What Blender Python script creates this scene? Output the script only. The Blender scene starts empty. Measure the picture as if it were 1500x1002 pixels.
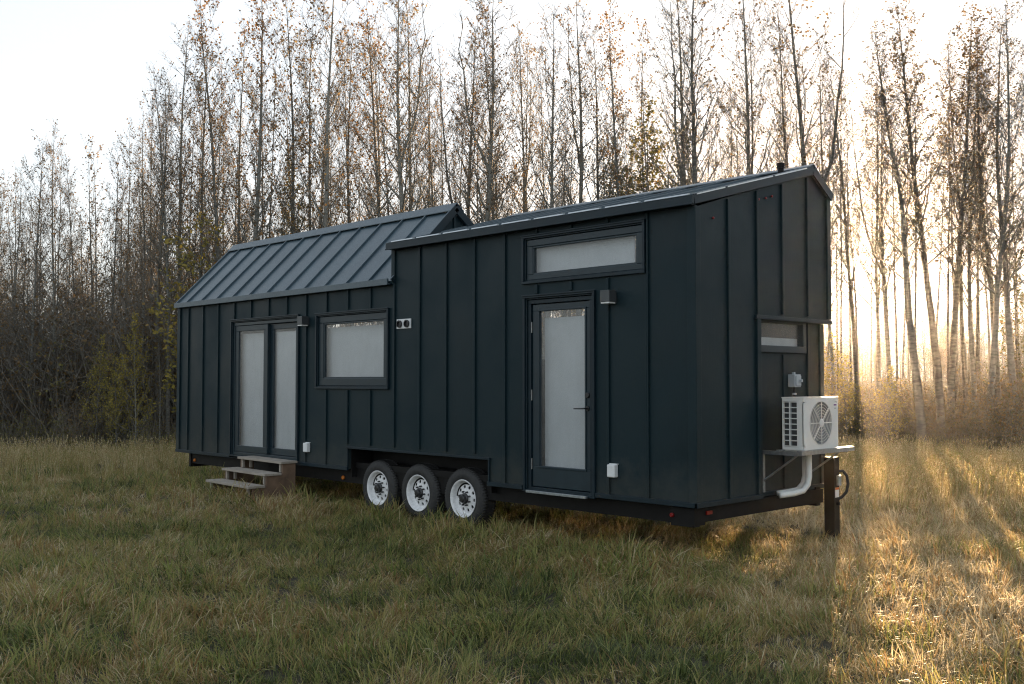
import bpy, bmesh, math, random
import numpy as np
from mathutils import Vector, Matrix, Euler

R = math.radians
scene = bpy.context.scene
COL = scene.collection

# ------------------------------------------------------------------ camera
CAM = Vector((5.779, -8.111, 1.773))
YAW, PITCH, FPX = R(-45.738), R(2.1734), 1484.6
cd = bpy.data.cameras.new('camera')
cam = bpy.data.objects.new('camera', cd)
COL.objects.link(cam)
cam.location = CAM
cam.rotation_euler = (R(90) + PITCH, 0, -YAW)
cd.sensor_width = 36.0
cd.lens = FPX / 1500 * 36
cd.clip_end = 6000
scene.camera = cam

# ------------------------------------------------------------------ sky, sun, exposure
SUN = Vector((-0.452, 0.885, 0.116)).normalized()       # direction towards the sun
ELEV = math.asin(SUN.z)
AZ = math.atan2(SUN.x, SUN.y)
w = bpy.data.worlds.new('World')
scene.world = w
w.use_nodes = True
nt = w.node_tree
sky = nt.nodes.new('ShaderNodeTexSky')
sky.sky_type = 'NISHITA'
sky.sun_disc = False
sky.sun_elevation = ELEV
sky.sun_rotation = AZ
sky.altitude = 100
sky.air_density = 1.0
sky.dust_density = 1.0
sky.ozone_density = 2.8
gm = nt.nodes.new('ShaderNodeGamma')                      # evens the whole dome out a little, as thin high haze does
gm.inputs['Gamma'].default_value = 0.42
nt.links.new(sky.outputs[0], gm.inputs['Color'])
hs = nt.nodes.new('ShaderNodeHueSaturation')
hs.inputs['Saturation'].default_value = 0.5
nt.links.new(gm.outputs[0], hs.inputs['Color'])
nt.links.new(hs.outputs[0], nt.nodes['Background'].inputs['Color'])
nt.nodes['Background'].inputs['Strength'].default_value = 0.15
sl = bpy.data.lights.new('sun', 'SUN')
sl.energy = 5.0
sl.angle = R(0.55)
sl.color = (1.0, 0.66, 0.36)
so = bpy.data.objects.new('sun', sl)
COL.objects.link(so)
so.location = (-10, 20, 20)
so.rotation_euler = (-SUN).to_track_quat('-Z', 'Y').to_euler()
vs = scene.view_settings
vs.view_transform = 'Standard'
vs.look = 'None'
vs.gamma = 1.0
vs.use_curve_mapping = False
vs.exposure = 2.28
cy = scene.cycles
cy.use_denoising = True
cy.denoising_prefilter = 'NONE'
cy.max_bounces = 8
cy.diffuse_bounces = 3
cy.glossy_bounces = 3
cy.transmission_bounces = 6
cy.transparent_max_bounces = 12
cy.volume_bounces = 0
cy.sample_clamp_indirect = 1.5
cy.filter_width = 1.15
cy.caustics_reflective = False
cy.caustics_refractive = False

# ------------------------------------------------------------------ helpers
def pix_dir(px):
    """horizontal unit-depth direction of a photo column (1500 px wide)"""
    f = Vector((math.sin(YAW), math.cos(YAW)))
    r = Vector((math.cos(YAW), -math.sin(YAW)))
    return f + r * ((px - 750) / FPX)

def ground_at(px, depth):
    d = pix_dir(px) * depth
    return CAM.x + d.x, CAM.y + d.y

def height_at(py, depth):
    return CAM.z + (557.3 - py) / FPX * depth

def gz(x, y):
    """gentle swell of the field"""
    x = np.asarray(x, float); y = np.asarray(y, float)
    h = 0.05 * np.sin(x * 0.31 + 1.3) * np.sin(y * 0.27 + .4) + 0.035 * np.sin(x * 0.9 + y * 0.5) + 0.025 * np.sin(x * .4 - y * 1.1 + 2)
    d = np.maximum(np.maximum(-12 - x, x - 1.5), np.maximum(-1.6 - y, y - 4.0))
    k = np.clip(d / 3.0, 0, 1)
    far = np.clip((np.hypot(x + 4, y) - 15) / 18, 0, 1)
    return h * k + 0.10 * far * k + .12 * np.exp(-((x + 8.0) ** 2 / 7.0 + (y + 1.15) ** 2 / .9))

class MB:
    """collects shapes for ONE mesh object"""
    def __init__(self):
        self.v = []; self.f = []; self.m = []
    def add(self, vs_, fs_, mi=0):
        b = len(self.v)
        self.v += [tuple(p) for p in vs_]
        self.f += [tuple(i + b for i in q) for q in fs_]
        self.m += [mi] * len(fs_)
        return self
    def box(self, x0, x1, y0, y1, z0, z1, mi=0):
        v = [(x, y, z) for z in (z0, z1) for y in (y0, y1) for x in (x0, x1)]
        return self.add(v, [(0, 2, 3, 1), (4, 5, 7, 6), (0, 1, 5, 4), (2, 6, 7, 3), (0, 4, 6, 2), (1, 3, 7, 5)], mi)
    def hexa(self, p, mi=0):
        """8 points, bottom ring then top ring"""
        return self.add(p, [(3, 2, 1, 0), (4, 5, 6, 7), (0, 1, 5, 4), (1, 2, 6, 5), (2, 3, 7, 6), (3, 0, 4, 7)], mi)
    def prism(self, poly, axis, a, b, mi=0):
        """polygon (2D) extruded along an axis: 'x' poly=(y,z); 'y' poly=(x,z); 'z' poly=(x,y)"""
        def p(q, t):
            return {'x': (t, q[0], q[1]), 'y': (q[0], t, q[1]), 'z': (q[0], q[1], t)}[axis]
        n = len(poly)
        v = [p(q, a) for q in poly] + [p(q, b) for q in poly]
        f = [tuple(range(n))[::-1], tuple(range(n, 2 * n))] + [(i, (i + 1) % n, (i + 1) % n + n, i + n) for i in range(n)]
        return self.add(v, f, mi)
    def tube(self, pts, rad, sides=6, cap=True, mi=0):
        pts = [Vector(p) for p in pts]
        n = len(pts)
        if not hasattr(rad, '__len__'): rad = [rad] * n
        v = []; f = []
        ref = None
        for i, p in enumerate(pts):
            t = (pts[min(i + 1, n - 1)] - pts[max(i - 1, 0)]).normalized()
            if ref is None:
                ref = Vector((1, 0, 0)) if abs(t.x) < .8 else Vector((0, 1, 0))
            a = (ref - t * ref.dot(t)).normalized(); b = t.cross(a); ref = a
            for k in range(sides):
                an = 2 * math.pi * k / sides
                v.append(p + (a * math.cos(an) + b * math.sin(an)) * rad[i])
        for i in range(n - 1):
            for k in range(sides):
                k2 = (k + 1) % sides
                f.append((i * sides + k, i * sides + k2, (i + 1) * sides + k2, (i + 1) * sides + k))
        if cap:
            f.append(tuple(range(sides))[::-1]); f.append(tuple((n - 1) * sides + k for k in range(sides)))
        return self.add(v, f, mi)
    def lathe(self, prof, centre, axis='y', seg=32, mi=0, close=False):
        """profile of (radius, along-axis)"""
        c = Vector(centre); v = []; f = []
        for (r, t) in prof:
            for k in range(seg):
                a = 2 * math.pi * k / seg
                if axis == 'y': q = Vector((r * math.cos(a), t, r * math.sin(a)))
                elif axis == 'x': q = Vector((t, r * math.cos(a), r * math.sin(a)))
                else: q = Vector((r * math.cos(a), r * math.sin(a), t))
                v.append(c + q)
        n = len(prof)
        for i in range(n - 1 + (1 if close else 0)):
            j = (i + 1) % n
            for k in range(seg):
                k2 = (k + 1) % seg
                f.append((i * seg + k, i * seg + k2, j * seg + k2, j * seg + k))
        if not close:
            f.append(tuple(range(seg))[::-1]); f.append(tuple((n - 1) * seg + k for k in range(seg)))
        return self.add(v, f, mi)
    def mesh(self, name, mats, smooth=False):
        me = bpy.data.meshes.new(name)
        me.from_pydata(self.v, [], self.f)
        if not isinstance(mats, (list, tuple)): mats = [mats]
        for m in mats: me.materials.append(m)
        if len(mats) > 1: me.polygons.foreach_set('material_index', self.m)
        if smooth: me.polygons.foreach_set('use_smooth', [True] * len(self.f))
        me.update()
        bm = bmesh.new(); bm.from_mesh(me)
        bmesh.ops.recalc_face_normals(bm, faces=bm.faces)
        bm.to_mesh(me); bm.free()
        return me
    def build(self, name, mats, parent=None, smooth=False, bevel=0, loc=None):
        me = self.mesh(name, mats, smooth)
        o = bpy.data.objects.new(name, me)
        COL.objects.link(o)
        if parent: o.parent = parent
        if loc is not None: o.location = loc
        if bevel:
            md = o.modifiers.new('bevel', 'BEVEL'); md.width = bevel; md.segments = 2; md.limit_method = 'ANGLE'; md.angle_limit = R(40)
        return o

def tag(o, label=None, cat=None, group=None, kind=None):
    if label: o['label'] = label
    if cat: o['category'] = cat
    if group: o['group'] = group
    if kind: o['kind'] = kind
    return o

def empty(name, loc, rz=0):
    o = bpy.data.objects.new(name, None)
    COL.objects.link(o); o.location = loc; o.rotation_euler = (0, 0, rz)
    o.empty_display_size = .2
    return o

# ------------------------------------------------------------------ materials
class MT:
    def __init__(self, name):
        self.mat = bpy.data.materials.new(name)
        self.mat.use_nodes = True
        self.t = self.mat.node_tree
        self.b = self.t.nodes['Principled BSDF']
        self.out = self.t.nodes['Material Output']
    def n(self, typ, **kw):
        nd = self.t.nodes.new(typ)
        for k, v in kw.items():
            if k in nd.inputs: nd.inputs[k].default_value = v
            else: setattr(nd, k, v)
        return nd
    def l(self, a, b): self.t.links.new(a, b)
    def ramp(self, fac, stops, interp='LINEAR'):
        r = self.t.nodes.new('ShaderNodeValToRGB')
        r.color_ramp.interpolation = interp
        el = r.color_ramp.elements
        while len(el) < len(stops): el.new(0.5)
        for e, (p, c) in zip(el, stops):
            e.position = p; e.color = (c[0], c[1], c[2], 1)
        if fac is not None: self.l(fac, r.inputs['Fac'])
        return r
    def noise(self, scale, detail=3, vec=None, rough=.55, stretch=None):
        nn = self.t.nodes.new('ShaderNodeTexNoise')
        nn.inputs['Scale'].default_value = scale; nn.inputs['Detail'].default_value = detail; nn.inputs['Roughness'].default_value = rough
        if vec is None:
            g = self.t.nodes.new('ShaderNodeNewGeometry'); vec = g.outputs['Position']
        if stretch:
            mp = self.t.nodes.new('ShaderNodeMapping'); mp.inputs['Scale'].default_value = stretch
            self.l(vec, mp.inputs['Vector']); vec = mp.outputs[0]
        self.l(vec, nn.inputs['Vector'])
        return nn
    def bump(self, h, strength, dist):
        bp = self.t.nodes.new('ShaderNodeBump'); bp.inputs['Strength'].default_value = strength; bp.inputs['Distance'].default_value = dist
        self.l(h, bp.inputs['Height']); self.l(bp.outputs[0], self.b.inputs['Normal'])

def plain(name, col, rough=.5, metal=0.0, var=.15, scale=9.0, bump=0.0, spec=None):
    m = MT(name)
    nn = m.noise(scale, 4)
    lo = [c * (1 - var) for c in col]; hi = [min(1, c * (1 + var)) for c in col]
    r = m.ramp(nn.outputs['Fac'], [(.3, lo), (.7, hi)])
    m.l(r.outputs[0], m.b.inputs['Base Color'])
    m.b.inputs['Roughness'].default_value = rough; m.b.inputs['Metallic'].default_value = metal
    if spec is not None: m.b.inputs['Specular IOR Level'].default_value = spec
    if bump: m.bump(nn.outputs['Fac'], .5, bump)
    return m.mat

def siding_mat():
    m = MT('painted_siding')
    grain = m.noise(14, 5, stretch=(7, 7, .35), rough=.65)
    blot = m.noise(1.3, 3)
    isl = m.n('ShaderNodeObjectInfo')
    mx = m.n('ShaderNodeMath', operation='MULTIPLY_ADD'); m.l(isl.outputs['Random'], mx.inputs[0]); mx.inputs[1].default_value = .35; m.l(blot.outputs['Fac'], mx.inputs[2])
    mx2 = m.n('ShaderNodeMath', operation='MULTIPLY_ADD'); m.l(grain.outputs['Fac'], mx2.inputs[0]); mx2.inputs[1].default_value = .5; m.l(mx.outputs[0], mx2.inputs[2])
    r = m.ramp(mx2.outputs[0], [(.5, (.0038, .0135, .0180)), (1.15 / 1.3, (.0072, .0205, .0262))])
    # splashed dust along the bottom, broken up by noise
    ge = m.n('ShaderNodeNewGeometry'); sx = m.n('ShaderNodeSeparateXYZ'); m.l(ge.outputs['Position'], sx.inputs[0])
    dn = m.noise(5, 5, rough=.7)
    mr = m.n('ShaderNodeMapRange'); m.l(sx.outputs['Z'], mr.inputs['Value']); mr.inputs['From Min'].default_value = .5; mr.inputs['From Max'].default_value = 1.1; mr.inputs['To Min'].default_value = .62; mr.inputs['To Max'].default_value = .0
    dm = m.n('ShaderNodeMath', operation='ADD'); m.l(mr.outputs[0], dm.inputs[0]); m.l(dn.outputs['Fac'], dm.inputs[1])
    dr = m.ramp(dm.outputs[0], [(.62, (0, 0, 0)), (1.0, (.16, .16, .16))])
    mx_ = m.n('ShaderNodeMix', data_type='RGBA'); m.l(dr.outputs[0], mx_.inputs[0]); m.l(r.outputs[0], mx_.inputs[6]); mx_.inputs[7].default_value = (.13, .11, .085, 1)
    m.l(mx_.outputs[2], m.b.inputs['Base Color'])
    rr = m.ramp(blot.outputs['Fac'], [(.3, (.36,) * 3), (.7, (.60,) * 3)])
    m.l(rr.outputs[0], m.b.inputs['Roughness'])
    m.b.inputs['Specular IOR Level'].default_value = .20
    wav = m.noise(1.6, 2); hh = m.n('ShaderNodeMath', operation='MULTIPLY_ADD'); m.l(wav.outputs['Fac'], hh.inputs[0]); hh.inputs[1].default_value = 6.0; m.l(grain.outputs['Fac'], hh.inputs[2])
    m.bump(hh.outputs[0], .4, .0025)
    return m.mat

def roof_mat():
    m = MT('dark_standing_seam_metal')
    n1 = m.noise(2.2, 4); n2 = m.noise(60, 3, stretch=(1, 1, .3)); frost = m.noise(240, 2)
    r = m.ramp(n1.outputs['Fac'], [(.3, (.018, .044, .062)), (.7, (.030, .064, .086))])
    fr = m.ramp(frost.outputs['Fac'], [(.48, (0, 0, 0)), (.75, (1, 1, 1))])
    mix = m.n('ShaderNodeMix', data_type='RGBA'); 
    sc = m.n('ShaderNodeMath', operation='MULTIPLY'); m.l(fr.outputs[0], sc.inputs[0]); sc.inputs[1].default_value = .22
    m.l(sc.outputs[0], mix.inputs[0]); m.l(r.outputs[0], mix.inputs[6]); mix.inputs[7].default_value = (.25, .30, .33, 1)
    m.l(mix.outputs[2], m.b.inputs['Base Color'])
    rr = m.ramp(n2.outputs['Fac'], [(.3, (.36,) * 3), (.7, (.52,) * 3)])
    m.l(rr.outputs[0], m.b.inputs['Roughness'])
    m.b.inputs['Metallic'].default_value = .0
    m.b.inputs['Specular IOR Level'].default_value = .9
    m.bump(n1.outputs['Fac'], .3, .01)
    return m.mat

def glass_mat():
    m = MT('window_glass')
    g = m.n('ShaderNodeBsdfGlossy'); g.inputs['Roughness'].default_value = .22
    t = m.n('ShaderNodeBsdfTransparent'); t.inputs['Color'].default_value = (.95, .955, .96, 1)
    ge = m.n('ShaderNodeNewGeometry'); dt = m.n('ShaderNodeVectorMath', operation='DOT_PRODUCT'); m.l(ge.outputs['Normal'], dt.inputs[0]); m.l(ge.outputs['Incoming'], dt.inputs[1])
    ab = m.n('ShaderNodeMath', operation='ABSOLUTE'); m.l(dt.outputs['Value'], ab.inputs[0])
    om = m.n('ShaderNodeMath', operation='SUBTRACT'); om.inputs[0].default_value = 1.0; m.l(ab.outputs[0], om.inputs[1])
    pw = m.n('ShaderNodeMath', operation='POWER'); m.l(om.outputs[0], pw.inputs[0]); pw.inputs[1].default_value = 5.0
    ml = m.n('ShaderNodeMath', operation='MULTIPLY_ADD'); m.l(pw.outputs[0], ml.inputs[0]); ml.inputs[1].default_value = .9; ml.inputs[2].default_value = .055; ml.use_clamp = True
    wob = m.noise(1.7, 1)
    bp = m.n('ShaderNodeBump', Strength=.06, Distance=.02); m.l(wob.outputs['Fac'], bp.inputs['Height']); m.l(bp.outputs[0], g.inputs['Normal'])
    mx = m.n('ShaderNodeMixShader'); m.l(ml.outputs[0], mx.inputs[0]); m.l(t.outputs[0], mx.inputs[1]); m.l(g.outputs[0], mx.inputs[2])
    fs = m.noise(6, 5, stretch=(1.6, 1.6, .35), rough=.7)
    fr_ = m.ramp(fs.outputs['Fac'], [(.42, (.02,) * 3), (.72, (.06,) * 3)])
    df = m.n('ShaderNodeBsdfDiffuse'); df.inputs['Color'].default_value = (.62, .65, .66, 1)
    m2 = m.n('ShaderNodeMixShader'); m.l(fr_.outputs[0], m2.inputs[0]); m.l(mx.outputs[0], m2.inputs[1]); m.l(df.outputs[0], m2.inputs[2])
    m.l(m2.outputs[0], m.out.inputs['Surface'])
    return m.mat

def leaf_mat(name, stops, trans=.45):
    m = MT(name)
    geo = m.n('ShaderNodeNewGeometry'); oi = m.n('ShaderNodeObjectInfo')
    ad = m.n('ShaderNodeMath', operation='MULTIPLY_ADD'); m.l(oi.outputs['Random'], ad.inputs[0]); ad.inputs[1].default_value = .3; 
    sc = m.n('ShaderNodeMath', operation='MULTIPLY'); m.l(geo.outputs['Random Per Island'], sc.inputs[0]); sc.inputs[1].default_value = .7
    m.l(sc.outputs[0], ad.inputs[2])
    r = m.ramp(ad.outputs[0], stops)
    m.l(r.outputs[0], m.b.inputs['Base Color'])
    m.b.inputs['Roughness'].default_value = .6
    m.b.inputs['Specular IOR Level'].default_value = .25
    tr = m.n('ShaderNodeBsdfTranslucent'); m.l(r.outputs[0], tr.inputs['Color'])
    mx = m.n('ShaderNodeMixShader'); mx.inputs[0].default_value = trans
    m.l(m.b.outputs[0], mx.inputs[1]); m.l(tr.outputs[0], mx.inputs[2]); m.l(mx.outputs[0], m.out.inputs['Surface'])
    return m.mat

def grass_mat(name, dry=0.0):
    m = MT(name)
    oi = m.n('ShaderNodeObjectInfo'); geo = m.n('ShaderNodeNewGeometry')
    big = m.noise(.55, 4, rough=.6); mid = m.noise(2.6, 3)
    def mad(x, k, y):
        q = m.n('ShaderNodeMath', operation='MULTIPLY_ADD'); m.l(x, q.inputs[0]); q.inputs[1].default_value = k
        if hasattr(y, 'links'): m.l(y, q.inputs[2])
        else: q.inputs[2].default_value = y
        return q.outputs[0]
    at = m.n('ShaderNodeAttribute'); at.attribute_type = 'INSTANCER'; at.attribute_name = 'tint'
    t_ = mad(oi.outputs['Random'], .22, -.665 + dry)
    t_ = mad(geo.outputs['Random Per Island'], .70, t_)
    t_ = mad(at.outputs['Fac'], .55, t_)
    t_ = mad(big.outputs['Fac'], .70, t_)
    r = m.ramp(t_, [(.06, (.038, .052, .016)), (.24, (.115, .145, .038)), (.40, (.220, .232, .070)), (.52, (.330, .280, .105)), (.63, (.200, .115, .048)), (.76, (.380, .275, .130)), (.93, (.560, .480, .320))])
    m.l(r.outputs[0], m.b.inputs['Base Color'])
    m.b.inputs['Roughness'].default_value = .5
    m.b.inputs['Specular IOR Level'].default_value = .3
    tr = m.n('ShaderNodeBsdfTranslucent'); m.l(r.outputs[0], tr.inputs['Color'])
    hb = m.n('ShaderNodeHueSaturation', Value=1.9); m.l(r.outputs[0], hb.inputs['Color']); m.l(hb.outputs[0], tr.inputs['Color'])
    mx = m.n('ShaderNodeMixShader'); mx.inputs[0].default_value = .36
    m.l(m.b.outputs[0], mx.inputs[1]); m.l(tr.outputs[0], mx.inputs[2]); m.l(mx.outputs[0], m.out.inputs['Surface'])
    return m.mat

def bark_mat(name, lo, hi):
    m = MT(name)
    tc = m.n('ShaderNodeTexCoord'); oi = m.n('ShaderNodeObjectInfo')
    n1 = m.noise(6, 4, vec=tc.outputs['Object'], stretch=(1, 1, 2.5)); n2 = m.noise(3, 3, vec=tc.outputs['Object'], stretch=(4, 4, 1))
    ml = m.n('ShaderNodeMath', operation='MULTIPLY_ADD'); m.l(oi.outputs['Random'], ml.inputs[0]); ml.inputs[1].default_value = .3; m.l(n1.outputs['Fac'], ml.inputs[2])
    r = m.ramp(ml.outputs[0], [(.35, [c * .55 for c in lo]), (.5, lo), (.85, hi)])
    m.l(r.outputs[0], m.b.inputs['Base Color'])
    m.b.inputs['Roughness'].default_value = .75; m.b.inputs['Specular IOR Level'].default_value = .3
    m.bump(n2.outputs['Fac'], .5, .02)
    return m.mat

def soil_mat():
    m = MT('thatch_and_soil')
    a = m.noise(.8, 5); b = m.noise(22, 5, rough=.7)
    ad = m.n('ShaderNodeMath', operation='MULTIPLY_ADD'); m.l(a.outputs['Fac'], ad.inputs[0]); ad.inputs[1].default_value = .6
    sc = m.n('ShaderNodeMath', operation='MULTIPLY'); m.l(b.outputs['Fac'], sc.inputs[0]); sc.inputs[1].default_value = .45; m.l(sc.outputs[0], ad.inputs[2])
    r = m.ramp(ad.outputs[0], [(.32, (.018, .016, .010)), (.5, (.036, .032, .018)), (.68, (.075, .062, .038))])
    m.l(r.outputs[0], m.b.inputs['Base Color']); m.b.inputs['Roughness'].default_value = .9
    m.bump(b.outputs['Fac'], .9, .05)
    return m.mat

def wood_mat():
    m = MT('weathered_step_wood')
    tc = m.n('ShaderNodeTexCoord')
    g = m.noise(10, 5, vec=tc.outputs['Object'], stretch=(.6, 9, 9), rough=.65); bl = m.noise(3, 3)
    ad = m.n('ShaderNodeMath', operation='MULTIPLY_ADD'); m.l(g.outputs['Fac'], ad.inputs[0]); ad.inputs[1].default_value = .6
    sc = m.n('ShaderNodeMath', operation='MULTIPLY'); m.l(bl.outputs['Fac'], sc.inputs[0]); sc.inputs[1].default_value = .4; m.l(sc.outputs[0], ad.inputs[2])
    r = m.ramp(ad.outputs[0], [(.3, (.20, .17, .14)), (.55, (.34, .30, .255)), (.8, (.45, .42, .38))])
    m.l(r.outputs[0], m.b.inputs['Base Color']); m.b.inputs['Roughness'].default_value = .75
    m.bump(g.outputs['Fac'], .4, .004)
    return m.mat

def rubber_mat():
    m = MT('tyre_rubber')
    nn = m.noise(30, 4)
    r = m.ramp(nn.outputs['Fac'], [(.3, (.016, .016, .017)), (.7, (.036, .035, .034))])
    m.l(r.outputs[0], m.b.inputs['Base Color']); m.b.inputs['Roughness'].default_value = .7
    m.bump(nn.outputs['Fac'], .3, .004)
    return m.mat

M = dict(
    siding=siding_mat(), roof=roof_mat(), glass=glass_mat(),
    trim=plain('dark_metal_trim', (.006, .0165, .0240), .42, 0, .2, 6, spec=.3),
    frame=plain('window_frame_metal', (.012, .026, .035), .36, 0, .15, 8, spec=.4),
    glint=plain('eave_glint_metal', (.55, .57, .58), .28, .85, .1, 12),  # pale colour stands in for the sky's reflection along the roof edge
    steel=plain('black_chassis_steel', (.007, .0065, .0065), .6, 0, .3, 10, .003, spec=.2),
    lining=plain('interior_lining', (.42, .38, .33), .8),
    blind=plain('pale_cellular_blind', (.54, .57, .58), .85, 0, .06, 3),
    white=plain('white_plastic', (.74, .75, .75), .4, 0, .04, 5),
    acwhite=plain('ac_casing_paint', (.72, .73, .71), .38, 0, .05, 4),
    rimwhite=plain('white_wheel_paint', (.76, .76, .77), .32, 0, .14, 26),
    rubber=rubber_mat(), hub=plain('black_hub', (.02, .02, .021), .35),
    galv=plain('galvanised_bracket', (.34, .37, .39), .35, .7, .2, 25),
    greybox=plain('grey_plastic_box', (.42, .44, .45), .45, 0, .06, 6),
    darkgrille=plain('dark_coil_fins', (.045, .048, .05), .5, 0, .3, 80),
    fan=plain('grey_fan_plastic', (.30, .33, .34), .4),
    amber=plain('amber_lens', (.55, .16, .02), .25), red=plain('red_lens', (.22, .010, .008), .3),
    wood=wood_mat(), brownwood=plain('brown_stringer_wood', (.15, .095, .062), .75, 0, .3, 6, .004),
    orange=plain('orange_sticker', (.75, .20, .04), .5), purple=plain('purple_badge', (.16, .05, .22), .5),
    hinge=plain('hinge_steel', (.62, .62, .60), .35, .8),
    fixture=plain('lamp_body_bronze', (.06, .066, .07), .35, .3), lens=plain('frosted_lamp_lens', (.72, .72, .70), .4),
    soil=soil_mat(), grass=grass_mat('field_grass'), drygrass=grass_mat('dry_tall_grass', .26), thatch=grass_mat('matted_dead_grass', .42),
    bark=bark_mat('poplar_bark', (.125, .12, .105), (.25, .245, .215)),
    darkbark=bark_mat('thicket_bark', (.10, .088, .074), (.22, .20, .165)),
    leaf_brown=leaf_mat('brown_leaves', [(.0, (.080, .056, .030)), (.4, (.165, .108, .050)), (.75, (.26, .165, .068)), (1, (.36, .27, .10))]),
    leaf_orange=leaf_mat('orange_leaves', [(.0, (.09, .055, .028)), (.5, (.22, .125, .050)), (1, (.34, .21, .08))]),
    leaf_olive=leaf_mat('olive_leaves', [(.0, (.06, .062, .02)), (.5, (.14, .135, .04)), (1, (.30, .23, .07))]),
    leaf_gold=leaf_mat('yellow_leaves', [(.0, (.16, .15, .035)), (.5, (.34, .28, .06)), (1, (.48, .36, .09))]),
)

# ------------------------------------------------------------------ ground
def build_ground():
    n = 170
    u = np.linspace(-1, 1, n)
    ax = np.sinh(u * 6.2) / np.sinh(6.2) * 2500
    X, Y = np.meshgrid(ax - 2, ax + 3)
    Z = gz(X, Y) - .012
    v = np.stack([X.ravel(), Y.ravel(), Z.ravel()], 1)
    i, j = np.meshgrid(np.arange(n - 1), np.arange(n - 1))
    a = (j * n + i).ravel()
    f = np.stack([a, a + 1, a + n + 1, a + n], 1)
    me = bpy.data.meshes.new('ground'); me.from_pydata(v.tolist(), [], f.tolist()); me.materials.append(M['soil'])
    me.polygons.foreach_set('use_smooth', [True] * len(f)); me.update()
    o = bpy.data.objects.new('ground', me); COL.objects.link(o)
    tag(o, 'rough autumn field of thatch and soil under the grass', kind='structure')
build_ground()

# ------------------------------------------------------------------ house
ZB = 0.55                       # underside of the siding above the field
XL, W = -10.80, 2.60            # length towards -X, width towards +Y
XM = -4.76                      # where the gabled half meets the tall half
TL, TR = 2.50, 2.93             # wall tops of both halves (above ZB)
RIDGE_R = (2.22, 3.60); FAR_R = (2.60, 3.37)
RIDGE_L = (1.05, 3.62); FAR_L = (2.60, 2.40)
house = empty('tiny_house', (0, 0, 0))
tag(house, 'long black board and batten tiny house on a trailer with three white wheels', 'tiny house')
Z = lambda z: z + ZB
GX = [-.06 - .5190 * k for k in range(0, 21)]          # batten lines of the long side
OPEN = [(-8.93, -7.03, .04, 2.145), (-6.50, -4.885, 1.14, 2.13), (-2.315, -.64, 2.345, 2.815), (-2.295, -1.315, -.01, 2.135), (-5.74, -2.93, -.01, .295)]

def minus(x0, x1, z0, z1, holes):
    """rectangle minus rectangles -> few rectangles"""
    xs = sorted({x0, x1, *[min(max(h[k], x0), x1) for h in holes for k in (0, 1)]})
    out = []
    for a, b in zip(xs, xs[1:]):
        if b - a < 1e-4: continue
        mid = (a + b) / 2
        spans = sorted([(max(h[2], z0), min(h[3], z1)) for h in holes if h[0] < mid < h[1] and h[3] > z0 and h[2] < z1])
        c = z0
        for s, e in spans:
            if s - c > 1e-4: out.append((a, b, c, s))
            c = max(c, e)
        if z1 - c > 1e-4: out.append((a, b, c, z1))
    return out

def pieces(rects):
    """rectangles that touch belong to one sheet"""
    out = []
    for r in rects:
        hit = [g for g in out if any(r[0] < h[1] + 1e-5 and h[0] < r[1] + 1e-5 and r[2] < h[3] - 1e-5 and h[2] < r[3] - 1e-5 for h in g)]
        g = [r] + [h for q in hit for h in q]
        out = [q for q in out if q not in hit] + [g]
    return out

# long side: one panel between each two battens
edges = [0.0] + GX[1:] + [XL]
cols = []
for a, b in zip(edges, edges[1:]):
    if a > XM > b and min(a - XM, XM - b) > .1: cols += [(a, XM), (XM, b)]
    else: cols.append((a, b))
for a, b in cols:
    top = TR if (a + b) / 2 > XM else TL
    for piece in pieces(minus(b + .0015, a - .0015, .012, top, OPEN)):
        mb = MB()
        for (p, q, r_, s) in piece: mb.box(p, q, 0, .035, Z(r_), Z(s))
        mb.build('siding_panel', M['siding'], house)
for x in GX[1:]:
    top = TR if x > XM - .02 else TL
    for (p, q, r_, s) in minus(x - .019, x + .019, .03, top - .002, [(o[0] - .06, o[1] + .06, o[2] - .05, o[3] + .06) for o in OPEN]):
        MB().box(p, q, -.024, .002, Z(r_), Z(s)).build('batten', M['siding'], house, bevel=.004)
for k, (x0, x1, t) in enumerate(((-.075, .024, TR), (XL - .024, XL + .075, TL), (XM - .02, XM + .05, TR))):
    z0 = .03 if k < 2 else TL + .06
    MB().box(x0, x1, -.026, .0015, Z(z0), Z(t - .003)).build('corner_trim', M['siding'], house, bevel=.004)
# base flashing along the bottom edge and round the wheel opening
for a, b in ((XL - .03, -5.74), (-2.93, .03)):
    for (p, q, r_, s) in minus(a, b, -.004, .045, [(-2.35, -1.26, -.1, .2)] ): MB().box(p, q, -.034, .0, Z(r_), Z(s)).build('base_flashing', M['trim'], house, bevel=.003)
fl = MB()
fl.box(-5.775, -2.895, -.030, .001, Z(.295), Z(.322))
fl.box(-5.765, -5.742, -.022, .001, Z(.0451), Z(.2948)); fl.box(-2.928, -2.905, -.022, .001, Z(.0451), Z(.2948))
fl.build('wheel_arch_flashing', M['trim'], house, bevel=.003)

# lining behind the panels keeps the inside dark and closed
li = MB()
for (p, q, r_, s) in minus(XL + .04, -.06, .05, TL, OPEN[:4] + [(-5.76, -2.91, -.01, .312)]): li.box(p, q, .037, .10, Z(r_), Z(s))
for (p, q, r_, s) in minus(XM, -.06, TL, TR, OPEN): li.box(p, q, .037, .10, Z(r_), Z(s))
li.build('inner_lining', M['lining'], house)
FARWIN = [(-10.3, -8.1, 1.95, 2.34), (-4.9, -3.5, 1.5, 2.6), (-3.2, -2.2, 2.6, 3.2)]
fw = MB()
for (p, q, r_, s) in minus(XL + .001, XM, 0, FAR_L[1], FARWIN): fw.box(p, q, W - .08, W, Z(r_), Z(s))
for (p, q, r_, s) in minus(XM, -.16, 0, FAR_R[1] - .02, FARWIN): fw.box(p, q, W - .08, W - .001, Z(r_), Z(s))
fw.build('rear_wall', M['siding'], house)
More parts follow.
